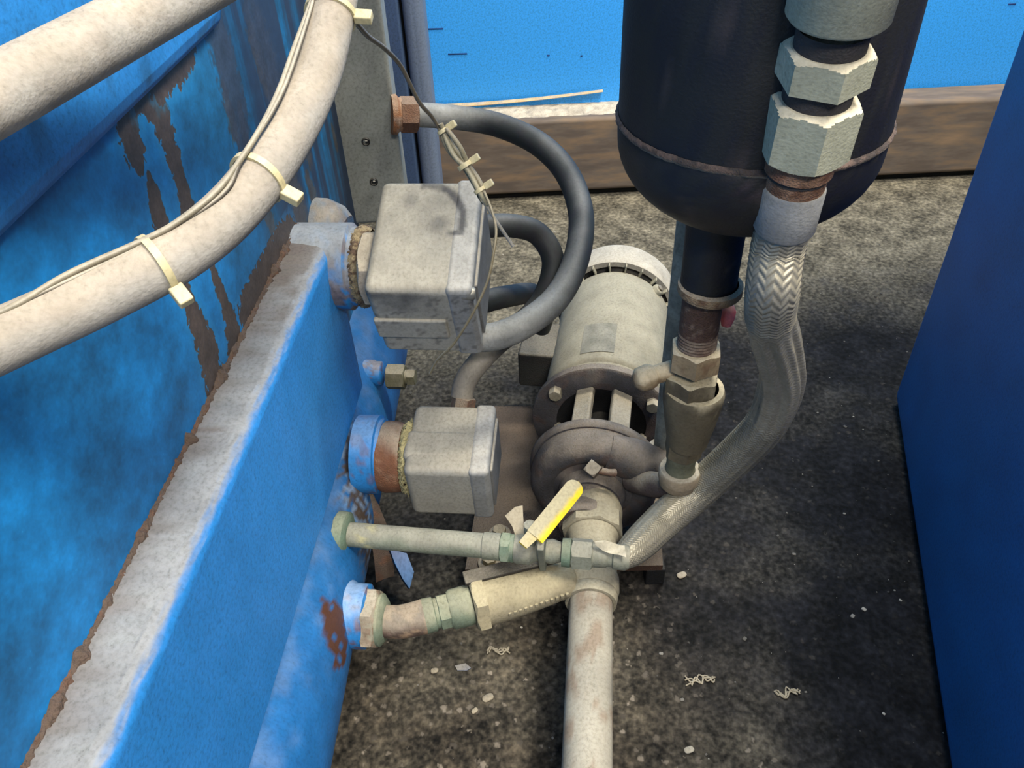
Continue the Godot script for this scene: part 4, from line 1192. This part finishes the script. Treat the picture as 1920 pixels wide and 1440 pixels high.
# ---------------------------------------------------------------- flow switches
func switch_box(at: Vector3, size: Vector3, roll: float, label: String, upper: bool) -> void:
	var bx := Vector3(0.994, 0, 0.11)
	var bs := Basis(bx, Vector3.UP, bx.cross(Vector3.UP)).rotated(bx, roll)
	var t := thing("switch_box", label, "switch box", at, "")
	var col := lin(0.62, 0.605, 0.56)
	var soot := func(p: Vector3, nn: Vector3, c: Color) -> Color:
		if not upper:
			return c
		var q: Vector3 = bs.inverse() * (p - at)
		var fx := q.x / size.x
		var fz := q.z / size.z
		var k := 0.0
		if nn.dot(bs.y) > 0.5:
			# dark arc and smudges painted on the lid
			var dd := Vector2(fx + 0.02, (fz + 0.09) * 1.05)
			var rr := dd.length()
			var an := atan2(dd.y, dd.x)
			var wob := 0.02 * n2.get_noise_3dv(p * 60.0)
			if an > -1.75 and an < 0.22:
				k = smoothstep(0.06, 0.015, absf(rr - 0.375 + wob)) * (0.9 if an > -1.2 else 0.7)
			k = maxf(k, smoothstep(0.035, 0.01, absf(fz - 0.0)) * smoothstep(0.2, 0.24, fx) * smoothstep(0.40, 0.36, fx) * 0.8)
			k = maxf(k, smoothstep(0.13, 0.02, Vector2(fx + 0.17, fz + 0.30).length() + wob) * 0.45)
			k = maxf(k, smoothstep(0.14, 0.02, Vector2((fx - 0.12) * 0.8, fz + 0.09).length() + wob) * 0.6)
			k = maxf(k, smoothstep(0.3, 0.05, Vector2(fx - 0.05, fz + 0.2).length()) * 0.22)
		elif nn.dot(bs.z) > 0.5:
			k = smoothstep(0.1, 0.45, q.y / size.y + 0.25 * n2.get_noise_3dv(p * 30.0) ) * smoothstep(0.3, -0.2, fx) * 0.75
			k = maxf(k, smoothstep(0.22, 0.34, n2.get_noise_3dv(p * 48.0)) * 0.6)
		return c.lerp(lin(0.24, 0.23, 0.23), k)
	var f := fin("dusty_paint", col, {"damt": 0.8, "dlo": 0.1, "dhi": 0.8, "dust": lin(0.64, 0.61, 0.545), "var": 0.07, "fn": soot})
	var cw := 0.034 if upper else 0.03
	part("body", MB.new().rbox(at - bs.x * cw / 4, bs, size - Vector3(cw / 2, 0, 0), 0.011, 0.004), f, t)
	var cov := fin("dusty_paint", lin(0.55, 0.55, 0.54), {"damt": 0.75, "dlo": 0.1, "dhi": 0.9, "var": 0.12, "dust": lin(0.72, 0.70, 0.66), "fn": soot})
	part("cover", MB.new().rbox(at + bs.x * (size.x / 2 - cw / 2 + 0.0015), bs, Vector3(cw - 0.001, size.y + 0.003, size.z + 0.003), 0.0075, 0.004), cov, t)
	part("cover_panel", MB.new().rbox(at + bs.x * (size.x / 2 + 0.0015), bs, Vector3(0.006, size.y * 0.78, size.z * 0.78), 0.0025, 0.01), fin("dusty_paint", lin(0.42, 0.42, 0.42), {"damt": 0.6, "var": 0.2}), t)
	if upper:
		part("cover_screw", MB.new().lathe(at + bs.x * (size.x / 2 - 0.012) + bs.y * (size.y / 2 - 0.012) + bs.z * (size.z / 2 - 0.006), bs.x, [Vector2(0, 0.008), Vector2(0.013, 0.008), Vector2(0.016, 0.006), Vector2(0.016, 0)], 20), fin("bare_metal", lin(0.5, 0.5, 0.48)), t)
		part("front_ridge", MB.new().rbox(at - bs.x * (cw / 2 + 0.001) + bs.z * (size.z / 2) + bs.y * -0.008, bs, Vector3(size.x - cw - 0.004, 0.04, 0.008), 0.003, 0.006), f, t)
	else:
		part("side_band", MB.new().rbox(at - bs.x * (cw / 2 + 0.002) + bs.z * 0.012, bs, Vector3(size.x - cw + 0.004, size.y + 0.002, 0.05), 0.009, 0.008), f, t)
	# hub towards the machine
	var hr := 0.045 if upper else 0.034
	part("hub", MB.new().hexa(at - bs.x * (size.x / 2 + 0.024), bs.x, 0.03, hr * 2.0, true, false, 0.2 + roll), fin("dusty", lin(0.72, 0.66, 0.58), {"damt": 0.7}), t)

func switch_boxes() -> void:
	switch_box(Vector3(-0.0958, 0.5243, -0.9211), Vector3(0.130, 0.143, 0.172), 0.37, "upper grey switch box with dark marks on its lid and wires across it", true)
	switch_box(Vector3(-0.0891, 0.25, -0.8412), Vector3(0.117, 0.108, 0.121), 0.13, "lower pale grey switch box beside the pump volute", false)
	# rusty bush and crumbling sealant of the lower switch
	var bx := Vector3(0.994, 0, 0.11)
	var o := Vector3(-0.1896, 0.25, -0.8557)
	var t := thing("rusty_bush", "thick orange-brown rusty bush between the lower switch box and the machine", "fitting", o)
	part("bush", MB.new().lathe(o, bx, [Vector2(-0.004, 0), Vector2(-0.004, 0.050), Vector2(0.004, 0.0525), Vector2(0.02, 0.0515), Vector2(0.029, 0.049), Vector2(0.031, 0.03), Vector2(0.031, 0)], 56), fin("rusty", lin(0.47, 0.31, 0.22), {"damt": 0.7, "dlo": 0.5, "dhi": 1.1, "ramt": 0.6, "rust": lin(0.55, 0.42, 0.33), "rfreq": 50.0}), t)
	var cr := MB.new()
	cr.sheet(func(u: float, v: float) -> Vector3:
		var th := TAU * u
		var side := Vector3.UP * sin(th) + bx.cross(Vector3.UP) * cos(th)
		var rr := 0.038 + 0.016 * sin(v * PI) + 0.009 * n2.get_noise_2d(u * 60.0, v * 9.0)
		return o + bx * (0.024 + 0.028 * v) + side * rr, 160, 12)
	part("crumbled_sealant", cr, fin("rusty", lin(0.66, 0.62, 0.45), {"damt": 0.8, "var": 0.3, "freq": 90.0, "dust": lin(0.76, 0.72, 0.55)}), t)
	var o2 := Vector3(-0.1862, 0.5078, -0.9595)
	var t2 := thing("rusty_locknut", "peeling rusty ring between the upper switch box and the machine socket", "fitting", o2)
	var c2 := MB.new()
	c2.sheet(func(u: float, v: float) -> Vector3:
		var th := TAU * u
		var side := Vector3.UP * sin(th) + bx.cross(Vector3.UP) * cos(th)
		var rr := 0.049 + 0.006 * sin(v * PI) + 0.004 * n2.get_noise_2d(u * 70.0, v * 9.0)
		return o2 + bx * (-0.016 + 0.024 * v) + side * rr, 180, 12)
	part("ring", c2, fin("rusty", lin(0.62, 0.55, 0.42), {"damt": 0.5, "ramt": 0.9, "rthr": 0.0, "rfreq": 60.0, "rust": lin(0.35, 0.27, 0.22), "freq": 80.0}), t2)

# ---------------------------------------------------------------- conduits, hoses, wires
func cable_tie(c: Vector3, dir: Vector3, r: float, head_dir: Vector3, label: String, w := 0.0045, hs := 0.010) -> void:
	dir = dir.normalized()
	head_dir = (head_dir - dir * head_dir.dot(dir)).normalized()
	var f := fin("plastic", lin(0.80, 0.75, 0.58), {"damt": 0.3, "var": 0.05})
	var t := thing("cable_tie", label, "cable tie", c + head_dir * r, "cream cable ties")
	part("strap", MB.new().lathe(c - dir * w / 2, dir, [Vector2(0, r - 0.001), Vector2(0, r + 0.0012), Vector2(w, r + 0.0012), Vector2(w, r - 0.001)], 40), f, t)
	part("head", MB.new().rbox(c + head_dir * (r + hs * 0.55), Basis(head_dir, dir, head_dir.cross(dir)), Vector3(hs * 1.15, hs * 0.8, hs * 0.62), 0.0012, 0.01), f, t)

func conduits() -> void:
	var pale := fin("dusty", lin(0.64, 0.62, 0.585), {"damt": 0.8, "dlo": -0.1, "dhi": 0.8, "dust": lin(0.64, 0.59, 0.52), "var": 0.09, "freq": 16.0, "ramt": 0.35, "rust": lin(0.52, 0.485, 0.44), "rthr": 0.15, "rfreq": 14.0})
	var a := Vector3(-0.2917, 0.932, -0.4538)
	var b := Vector3(-0.2241, 0.9395, -0.6304)
	var c1 := thing("pale_conduit", "straight thick cream pipe crossing the top left corner before the blue machine", "pipe", a.lerp(b, 0.5))
	part("tube", MB.new().tube([a - (b - a) * 0.8, a, a.lerp(b, 0.5), b, b + (b - a) * 0.9, b + (b - a) * 2.2], 0.0205, 40, 0.008), pale, c1)
	var pts := [Vector3(-0.3187, 0.8258, -0.3574), Vector3(-0.3029, 0.8253, -0.3727), Vector3(-0.2796, 0.8231, -0.401), Vector3(-0.2455, 0.825, -0.4315), Vector3(-0.2099, 0.8304, -0.4622), Vector3(-0.1831, 0.8386, -0.4953), Vector3(-0.1622, 0.8509, -0.5385), Vector3(-0.1459, 0.8659, -0.5879), Vector3(-0.134, 0.8848, -0.6366), Vector3(-0.1262, 0.9108, -0.6848), Vector3(-0.1227, 0.9317, -0.7247), Vector3(-0.1217, 0.9538, -0.767), Vector3(-0.1217, 1.2038, -0.857), Vector3(-0.1267, 1.6038, -0.887)]
	var c2 := thing("pale_conduit", "bent cream pipe with a thin wire strapped along it", "pipe", pts[4])
	part("tube", MB.new().tube(pts, 0.0182, 40, 0.007), pale, c2)
	var tv := [[5, 6, 0.78, Vector3(0.75, -0.45, 0.5), "cable tie with stubby head on the upper bend of the strapped cream pipe"], [3, 4, 0.72, Vector3(0.7, -0.5, 0.5), "cable tie on the lower stretch of the strapped cream pipe above the rust streaks"], [8, 9, 0.92, Vector3(1.0, -0.1, 0.2), "cable tie at the top of the strapped cream pipe where the wire leaves it"]]
	for q in tv:
		var p: Vector3 = pts[q[0]].lerp(pts[q[1]], q[2])
		cable_tie(p, pts[q[1]] - pts[q[0]], 0.0192, q[3], q[4], 0.005, 0.012)

func hoses() -> void:
	var rub := fin("rubber", lin(0.155, 0.165, 0.17), {"damt": 0.45, "dlo": 0.45, "dhi": 1.25, "dust": lin(0.50, 0.50, 0.49), "var": 0.15, "freq": 12.0})
	var pa := [Vector3(-0.1384, 0.5893, -1.2708), Vector3(-0.1141, 0.5838, -1.2792), Vector3(-0.0647, 0.5707, -1.2943), Vector3(-0.001, 0.5632, -1.2749), Vector3(0.06, 0.5509, -1.2251), Vector3(0.0994, 0.5279, -1.1664), Vector3(0.1138, 0.5003, -1.0907), Vector3(0.1017, 0.4737, -1.0158), Vector3(0.071, 0.4521, -0.9517), Vector3(0.0255, 0.4456, -0.9003), Vector3(-0.0167, 0.439, -0.8816), Vector3(-0.0537, 0.4382, -0.881)]
	var ends := func(p: Vector3, _nn: Vector3, c: Color) -> Color:
		var k := maxf(smoothstep(0.13, 0.05, p.distance_to(pa[0])), smoothstep(0.22, 0.04, p.distance_to(pa[11])) * 0.85)  # pale hose ends; the light on the box end is painted in
		return c.lerp(lin(0.60, 0.60, 0.58), k * (0.8 + 0.4 * n1.get_noise_3dv(p * 30.0)))
	var ra: Dictionary = rub.duplicate()
	ra.fn = ends
	var ha := thing("black_hose", "outer black rubber hose looping from the rusty gland to the upper switch box", "hose", pa[0])
	part("tube", MB.new().tube(pa, 0.0190, 32, 0.008), ra, ha)
	var pb := [Vector3(-0.057, 0.5155, -1.0381), Vector3(-0.0305, 0.5157, -1.0382), Vector3(0.0073, 0.5104, -1.0469), Vector3(0.0478, 0.4901, -1.0558), Vector3(0.0689, 0.4532, -1.0377), Vector3(0.0518, 0.4064, -1.0112), Vector3(0.0136, 0.3765, -0.986), Vector3(-0.0223, 0.3593, -0.9648), Vector3(-0.0509, 0.3413, -0.9431), Vector3(-0.0679, 0.3208, -0.9323), Vector3(-0.0749, 0.2998, -0.9211)]
	var eb := func(p: Vector3, _nn: Vector3, c: Color) -> Color:
		return c.lerp(lin(0.55, 0.52, 0.47), smoothstep(0.12, 0.05, p.distance_to(pb[10])))
	var rb: Dictionary = rub.duplicate()
	rb.fn = eb
	var hb := thing("black_hose", "inner black rubber hose curling from behind the upper switch box down to the lower one", "hose", pb[4])
	part("tube", MB.new().tube(pb, 0.0168, 32, 0.008), rb, hb)
	part("rusty_nut", MB.new().hexa(Vector3(-0.0761, 0.2811, -0.9078), Vector3(0.2088, 0.8557, -0.4735), 0.024, 0.031, true, true, 0.2), fin("rusty", lin(0.42, 0.33, 0.27), {"damt": 0.4, "ramt": 0.6}), hb)
	var hc := thing("black_hose", "short black rubber hose from under the upper switch box to the motor terminal box", "hose", Vector3(-0.0095, 0.4099, -1.0142))
	part("tube", MB.new().tube([Vector3(-0.0693, 0.4381, -0.9594), Vector3(-0.0396, 0.4341, -0.9692), Vector3(-0.0015, 0.4051, -1.0233), Vector3(0.0404, 0.3666, -1.0823), Vector3(0.0593, 0.2984, -1.1294), Vector3(0.0541, 0.2544, -1.1446)], 0.0165, 32, 0.008), rub, hc)
	# gland on the grey upright
	var g := thing("rusty_gland", "orange-brown rusty hexagon gland where the outer hose leaves the grey upright", "fitting", Vector3(-0.1467, 0.5896, -1.271))
	var ax := Vector3(0.9687, -0.1342, -0.209)
	part("washer", MB.new().lathe(Vector3(-0.1652, 0.5903, -1.2716), ax, [Vector2(-0.004, 0), Vector2(-0.004, 0.030), Vector2(0.004, 0.031), Vector2(0.008, 0.026), Vector2(0.012, 0.026), Vector2(0.012, 0)], 40), fin("rusty", lin(0.62, 0.42, 0.28), {"damt": 0.4, "ramt": 0.4, "rust": lin(0.7, 0.66, 0.6)}), g)
	part("hexagon_nut", MB.new().hexa(Vector3(-0.1543, 0.5899, -1.2713), ax, 0.027, 0.048, false, true, 0.1), fin("rusty", lin(0.46, 0.32, 0.24), {"damt": 0.3, "ramt": 0.4}), g)

func wires() -> void:
	var wf := fin("plastic", lin(0.50, 0.47, 0.40), {"damt": 0.5, "var": 0.15})
	var w1 := [Vector3(-0.2975, 0.8415, -0.3773), Vector3(-0.2795, 0.8412, -0.3967), Vector3(-0.2573, 0.8448, -0.422), Vector3(-0.2238, 0.8475, -0.4504), Vector3(-0.2041, 0.8517, -0.4645), Vector3(-0.1828, 0.8596, -0.4882), Vector3(-0.1696, 0.8694, -0.5188), Vector3(-0.1603, 0.8784, -0.55), Vector3(-0.1532, 0.8888, -0.5849), Vector3(-0.1479, 0.9013, -0.6243), Vector3(-0.14, 0.9173, -0.6641), Vector3(-0.1331, 0.9315, -0.6958)]
	var t := thing("thin_wire", "thin grey wire strapped along the upper edge of the bent cream pipe", "wire", w1[4])
	part("strand", MB.new().tube(w1, 0.0021, 10, 0.006), wf, t)
	part("strand", MB.new().tube([w1[0], w1[2] + Vector3(0.002, -0.003, 0.0), w1[3] + Vector3(0.001, -0.002, 0), w1[5] + Vector3(0.002, -0.003, 0), w1[6], w1[8] + Vector3(0.003, 0, 0), w1[11]], 0.0017, 8, 0.006), fin("plastic", lin(0.35, 0.33, 0.30)), t)
	var b := thing("sensor_cable", "thin sensor cable dropping from the cream pipe into a tied bundle over the upper box", "cable", Vector3(-0.051, 0.7204, -0.8577))
	var f1 := fin("plastic", lin(0.52, 0.49, 0.40), {"damt": 0.5})
	part("lead", MB.new().tube([Vector3(-0.1185, 0.9137, -0.6872), Vector3(-0.1124, 0.9006, -0.6958), Vector3(-0.1073, 0.877, -0.7282), Vector3(-0.101, 0.8524, -0.7729), Vector3(-0.0921, 0.8215, -0.8123), Vector3(-0.0806, 0.7801, -0.8296), Vector3(-0.0692, 0.7544, -0.8472), Vector3(-0.0588, 0.7284, -0.8514), Vector3(-0.045, 0.7046, -0.8444)], 0.0022, 10, 0.005), fin("plastic", lin(0.36, 0.33, 0.28), {"damt": 0.3}), b)
	var mids := [
		[Vector3(-0.062, 0.7478, -0.8481), Vector3(-0.0529, 0.7277, -0.8442), Vector3(-0.0388, 0.7088, -0.8348), Vector3(-0.028, 0.6885, -0.8242), Vector3(-0.0221, 0.6713, -0.8162)],
		[Vector3(-0.0637, 0.7423, -0.8501), Vector3(-0.0564, 0.7204, -0.8446), Vector3(-0.0415, 0.7036, -0.837), Vector3(-0.0321, 0.6886, -0.8308), Vector3(-0.0216, 0.6703, -0.8219)],
		[Vector3(-0.0566, 0.7441, -0.845), Vector3(-0.0432, 0.7264, -0.8366), Vector3(-0.0354, 0.7073, -0.8336), Vector3(-0.0239, 0.6897, -0.8252), Vector3(-0.0181, 0.6703, -0.8153)],
		[Vector3(-0.0605, 0.74, -0.8481), Vector3(-0.0507, 0.718, -0.836), Vector3(-0.0368, 0.7039, -0.828), Vector3(-0.0265, 0.685, -0.8186), Vector3(-0.0171, 0.6685, -0.8138)],
	]
	for k in mids.size():
		part("loop", MB.new().tube(mids[k], 0.0027, 10, 0.005), f1 if k != 3 else fin("plastic", lin(0.60, 0.57, 0.46), {"damt": 0.5}), b)
	part("core", MB.new().tube([Vector3(-0.0328, 0.6953, -0.8365), Vector3(-0.0285, 0.6817, -0.8315), Vector3(-0.0249, 0.6735, -0.8246), Vector3(-0.0206, 0.668, -0.8199)], 0.0032, 10, 0.005), fin("plastic", lin(0.10, 0.20, 0.18), {"damt": 0.1}), b)
	part("cut_end", MB.new().tube([Vector3(-0.0221, 0.6722, -0.817), Vector3(-0.013, 0.6579, -0.8114), Vector3(0.0087, 0.6225, -0.8011)], 0.0019, 10, 0.005), fin("bare_metal", lin(0.62, 0.60, 0.56), {"damt": 0.2}), b)
	part("tail", MB.new().tube([Vector3(-0.0197, 0.6839, -0.8138), Vector3(-0.0126, 0.6683, -0.8005), Vector3(-0.009, 0.6528, -0.7874), Vector3(-0.0124, 0.6354, -0.7727), Vector3(-0.0218, 0.6039, -0.7591), Vector3(-0.0407, 0.5663, -0.7536), Vector3(-0.0651, 0.524, -0.7571), Vector3(-0.087, 0.4921, -0.7693), Vector3(-0.0986, 0.4677, -0.7749)], 0.0016, 8, 0.006), fin("plastic", lin(0.48, 0.44, 0.34), {"damt": 0.4}), b)
	var dir := Vector3(0.0249, -0.0391, 0.02)
	cable_tie(Vector3(-0.0599, 0.7396, -0.8478), dir, 0.0055, Vector3(0.2, 0.9, -0.3), "cable tie at the top of the wire bundle before the outer hose", 0.004, 0.0095)
	cable_tie(Vector3(-0.0389, 0.7066, -0.8329), dir, 0.0075, Vector3(0.9, 0.35, 0), "middle cable tie of the wire bundle above the upper switch box", 0.005, 0.0095)
	cable_tie(Vector3(-0.0243, 0.6826, -0.8218), dir, 0.006, Vector3(0.9, 0.1, 0.1), "lowest cable tie of the wire bundle at the edge of the upper switch box", 0.004, 0.0095)

# ---------------------------------------------------------------- uprights behind
func uprights() -> void:
	var fr := Vector3(-0.1652, 0.5903, -1.2716)
	var bt: float = 0.4
	var w := 0.105
	var at := Vector3(fr.x - w / 2, bt, fr.z - 0.045)
	var t := thing("grey_upright", "grey-green upright steel casing behind the upper switch box", "casing", at)
	part("casing", MB.new().rbox(at + Vector3(0, 0.45, 0), Basis(Vector3.UP, 0.06), Vector3(w, 0.9, 0.09), 0.008, 0.02), fin("dusty_paint", lin(0.56, 0.565, 0.53), {"damt": 0.4, "var": 0.1, "ramt": 0.3, "rust": lin(0.36, 0.36, 0.34)}), t)
	part("bracket", MB.new().rbox(at + Vector3(-0.05, 0.12, 0.0), Basis(), Vector3(0.1, 0.05, 0.03), 0.003), fin("dusty_paint", lin(0.3, 0.31, 0.3)), t)
	for q in [Vector3(-0.2152, 0.5485, -1.2231), Vector3(-0.2128, 0.4781, -1.2029)]:
		var s := part("screw", MB.new().lathe(Vector3(q.x, q.y, fr.z - 0.003), Vector3.BACK, [Vector2(0, 0.007), Vector2(0.004, 0.007), Vector2(0.005, 0.0055), Vector2(0.003, 0.004), Vector2(0.003, 0)], 20), fin("bare_metal", lin(0.2, 0.2, 0.2), {"damt": 0.2}), t)
		part("slot", MB.new().rbox(Vector3(q.x + 0.001, q.y + 0.002, fr.z + 0.0022), Basis(), Vector3(0.004, 0.002, 0.002), 0.0005), fin("plastic", lin(0.75, 0.73, 0.68)), s)
	var z := -1.85
	var x0: float = -0.248
	var x1: float = -0.2005
	var x2: float = -0.1947
	var x3: float = -0.1483
	var p := thing("blue_grey_post", "blue-grey split post on the floor before the bright blue wall", "post", Vector3(x2, 0, z - 0.05))
	var pf := fin("dusty_paint", lin(0.25, 0.33, 0.45), {"damt": 0.3, "var": 0.08})
	part("leaf", MB.new().rbox(Vector3((x0 + x1) / 2, 1.0, z - 0.05), Basis(), Vector3(x1 - x0, 2.0, 0.1), 0.006, 0.08), pf, p)
	part("leaf", MB.new().rbox(Vector3((x2 + x3) / 2, 1.0, z - 0.05), Basis(), Vector3(x3 - x2, 2.0, 0.1), 0.02, 0.08), fin("dusty_paint", lin(0.42, 0.47, 0.55), {"damt": 0.3, "var": 0.08}), p)
	part("dark_joint", MB.new().rbox(Vector3((x1 + x2) / 2, 1.0, z - 0.07), Basis(), Vector3(0.012, 1.98, 0.05), 0.002, 0.2), fin("rubber", lin(0.03, 0.03, 0.04), {"damt": 0.0}), p)

# ---------------------------------------------------------------- small things
func small_fittings() -> void:
	var nt := Vector3(0.994, 0, 0.11)
	var o := Vector3(-0.2018, 0.25, -1.0389)
	var t := thing("brass_plug", "small dark brass hexagon plug on the shell between the two switch boxes", "plug", o)
	var bf := fin("dusty", lin(0.42, 0.40, 0.30), {"damt": 0.6, "dlo": 0.2})
	part("hexagon_nut", MB.new().hexa(o, nt, 0.030, 0.037, true, true, 0.15), bf, t)
	part("neck", MB.new().lathe(o, nt, [Vector2(0.028, 0.012), Vector2(0.034, 0.012)], 24), bf, t)
	part("cap", MB.new().hexa(o + nt * 0.033, nt, 0.014, 0.024, true, true, 0.4), bf, t)
	for q in [[Vector3(-0.0318, 0.07, -0.8647), "small brass bolt with washer on the base plate behind the drain pipe"], [Vector3(-0.0488, 0.052, -0.8078), "flat round bolt head at the front edge of the pump base"]]:
		var c: Vector3 = q[0]
		c.y = 0.05
		var b := thing("base_bolt", q[1], "bolt", c)
		part("washer", MB.new().lathe(c, Vector3.UP, [Vector2(0, 0.018), Vector2(0.004, 0.018), Vector2(0.005, 0.016), Vector2(0.005, 0)], 28), fin("rusty", lin(0.36, 0.31, 0.26), {"damt": 0.7}), b)
		part("head", MB.new().hexa(c + Vector3(0, 0.004, 0), Vector3.UP, 0.012, 0.019, false, true, 0.3), fin("dusty", lin(0.52, 0.47, 0.34), {"damt": 0.6}), b)

func floor_litter() -> void:
	var rng := RandomNumberGenerator.new()
	rng.seed = 99
	var mm := MultiMesh.new()
	mm.transform_format = MultiMesh.TRANSFORM_3D
	mm.use_colors = true
	var st := MB.new().rbox(Vector3.ZERO, Basis(), Vector3(1, 0.5, 0.8), 0.24, 1.0)
	var arr := []
	arr.resize(Mesh.ARRAY_MAX)
	arr[Mesh.ARRAY_VERTEX] = st.v
	arr[Mesh.ARRAY_NORMAL] = st.n
	arr[Mesh.ARRAY_INDEX] = st.idx
	var me := ArrayMesh.new()
	me.add_surface_from_arrays(Mesh.PRIMITIVE_TRIANGLES, arr)
	mm.mesh = me
	mm.instance_count = 520
	for i in 520:
		var p := Vector3(rng.randf_range(-0.22, 1.0), 0, rng.randf_range(-1.95, -0.38))
		var s := pow(rng.randf(), 4.0) * 0.006 + 0.0012
		mm.set_instance_transform(i, Transform3D(Basis(Vector3.UP, rng.randf() * TAU).scaled(Vector3(s, s * 0.7, s)), p + Vector3(0, s * 0.12, 0)))
		var v := 0.22 + 0.5 * pow(rng.randf(), 2.0)
		mm.set_instance_color(i, lin(v, v * 0.96, v * 0.88))
	var m := StandardMaterial3D.new()
	m.resource_name = "grit"
	m.vertex_color_use_as_albedo = true
	m.roughness = 0.85
	var o := MultiMeshInstance3D.new()
	o.name = "floor_grit"
	o.multimesh = mm
	o.material_override = m
	add_child(o, true)
	tag(o, "loose pale grit and crumbs scattered over the dark floor", "grit", "", "stuff")
	var stone := func(p: Vector3, s: Vector3, turn: float, label: String, f: Dictionary) -> void:
		var tb := Basis(Vector3.UP, turn)
		var b := MB.new().sheet(func(u: float, v: float) -> Vector3:
			var q := Vector3(cos(u * TAU) * sin(v * PI), cos(v * PI), sin(u * TAU) * sin(v * PI))
			q = q.sign() * Vector3(pow(absf(q.x), 0.75), pow(absf(q.y), 0.75), pow(absf(q.z), 0.75))
			return p + Vector3(0, s.y * 0.42, 0) + tb * (q * s * 0.5), 22, 12)
		for i in b.n.size():
			var q := tb.inverse() * (b.v[i] - p - Vector3(0, s.y * 0.42, 0))
			b.n[i] = (tb * (q / (s * s))).normalized()
		for i in range(0, b.idx.size(), 3):
			var g := (b.v[b.idx[i + 1]] - b.v[b.idx[i]]).cross(b.v[b.idx[i + 2]] - b.v[b.idx[i]])
			if g.dot(b.v[b.idx[i]] - p) > 0:
				var w := b.idx[i + 1]
				b.idx[i + 1] = b.idx[i + 2]
				b.idx[i + 2] = w
		for i in b.v.size():
			b.v[i] += b.n[i] * 0.0012 * n2.get_noise_3dv(b.v[i] * 120.0)
		var q := thing("pebble", label, "pebble", p, "")
		part("stone", b, f, q)
	var tanp := fin("dusty", lin(0.62, 0.57, 0.48), {"damt": 0.4})
	stone.call(Vector3(-0.0561, 0, -0.6104), Vector3(0.017, 0.006, 0.011), 0.5, "largest pale oval pebble in the floor left of the suction pipe", tanp)
	stone.call(Vector3(-0.0751, 0, -0.5921), Vector3(0.010, 0.005, 0.007), 0.7, "small pale pebble just below the largest oval one", tanp)
	stone.call(Vector3(-0.134, 0, -0.6571), Vector3(0.011, 0.005, 0.008), 0.1, "tan pebble touching the blue paint flake", tanp)
	stone.call(Vector3(0.2131, 0, -0.5221), Vector3(0.014, 0.004, 0.009), 0.2, "white crumb on the dark floor near the bottom edge right of the pipe", fin("dusty", lin(0.72, 0.72, 0.68)))
	stone.call(Vector3(0.2562, 0, -0.804), Vector3(0.016, 0.005, 0.011), 0.4, "tan stone beside the right front corner of the pump base", fin("dusty", lin(0.5, 0.42, 0.34)))
	var fl := thing("paint_flake", "small blue paint flake on the floor below the strainer", "paint flake", Vector3(-0.0925, 0, -0.6609))
	part("flake", MB.new().plate([Vector2(-0.012, -0.003), Vector2(0.004, -0.006), Vector2(0.012, 0.002), Vector2(0.006, 0.006), Vector2(-0.008, 0.005)], Vector3(-0.0925, 0, -0.6609) + Vector3(0, 0.001, 0), Vector3.RIGHT, Vector3.BACK, Vector3(0, 0.001, 0)), fin("dusty", lin(0.25, 0.35, 0.52)), fl)
	var curl := func(c: Vector3, s: float, label: String, seedv: float) -> void:
		var q := thing("fibre_tangle", label, "debris", c, "")
		for k in 3:
			var pts := []
			for i in 9:
				var u := i / 8.0 - 0.5
				pts.append(c + Vector3(u * s + 0.006 * n1.get_noise_2d(i * 3.1, seedv + k), 0.002 + 0.003 * absf(n1.get_noise_2d(i * 2.0, seedv + 5 + k)), 0.014 * n1.get_noise_2d(i * 1.7, seedv + 9 + k)))
			part("fibre", MB.new().tube(pts, 0.0012, 6, 0.003), fin("dusty", lin(0.66, 0.60, 0.48)), q)
	curl.call(Vector3(0.248, 0, -0.6222), 0.045, "frayed tan fibre tangle on the floor right of the suction pipe", 1.0)
	curl.call(Vector3(0.3662, 0, -0.5962), 0.035, "small pale frayed shred on the darker floor nearer the blue cabinet", 7.0)
	curl.call(Vector3(-0.0395, 0, -0.6843), 0.03, "wisp of white fluff on the floor under the strainer", 13.0)
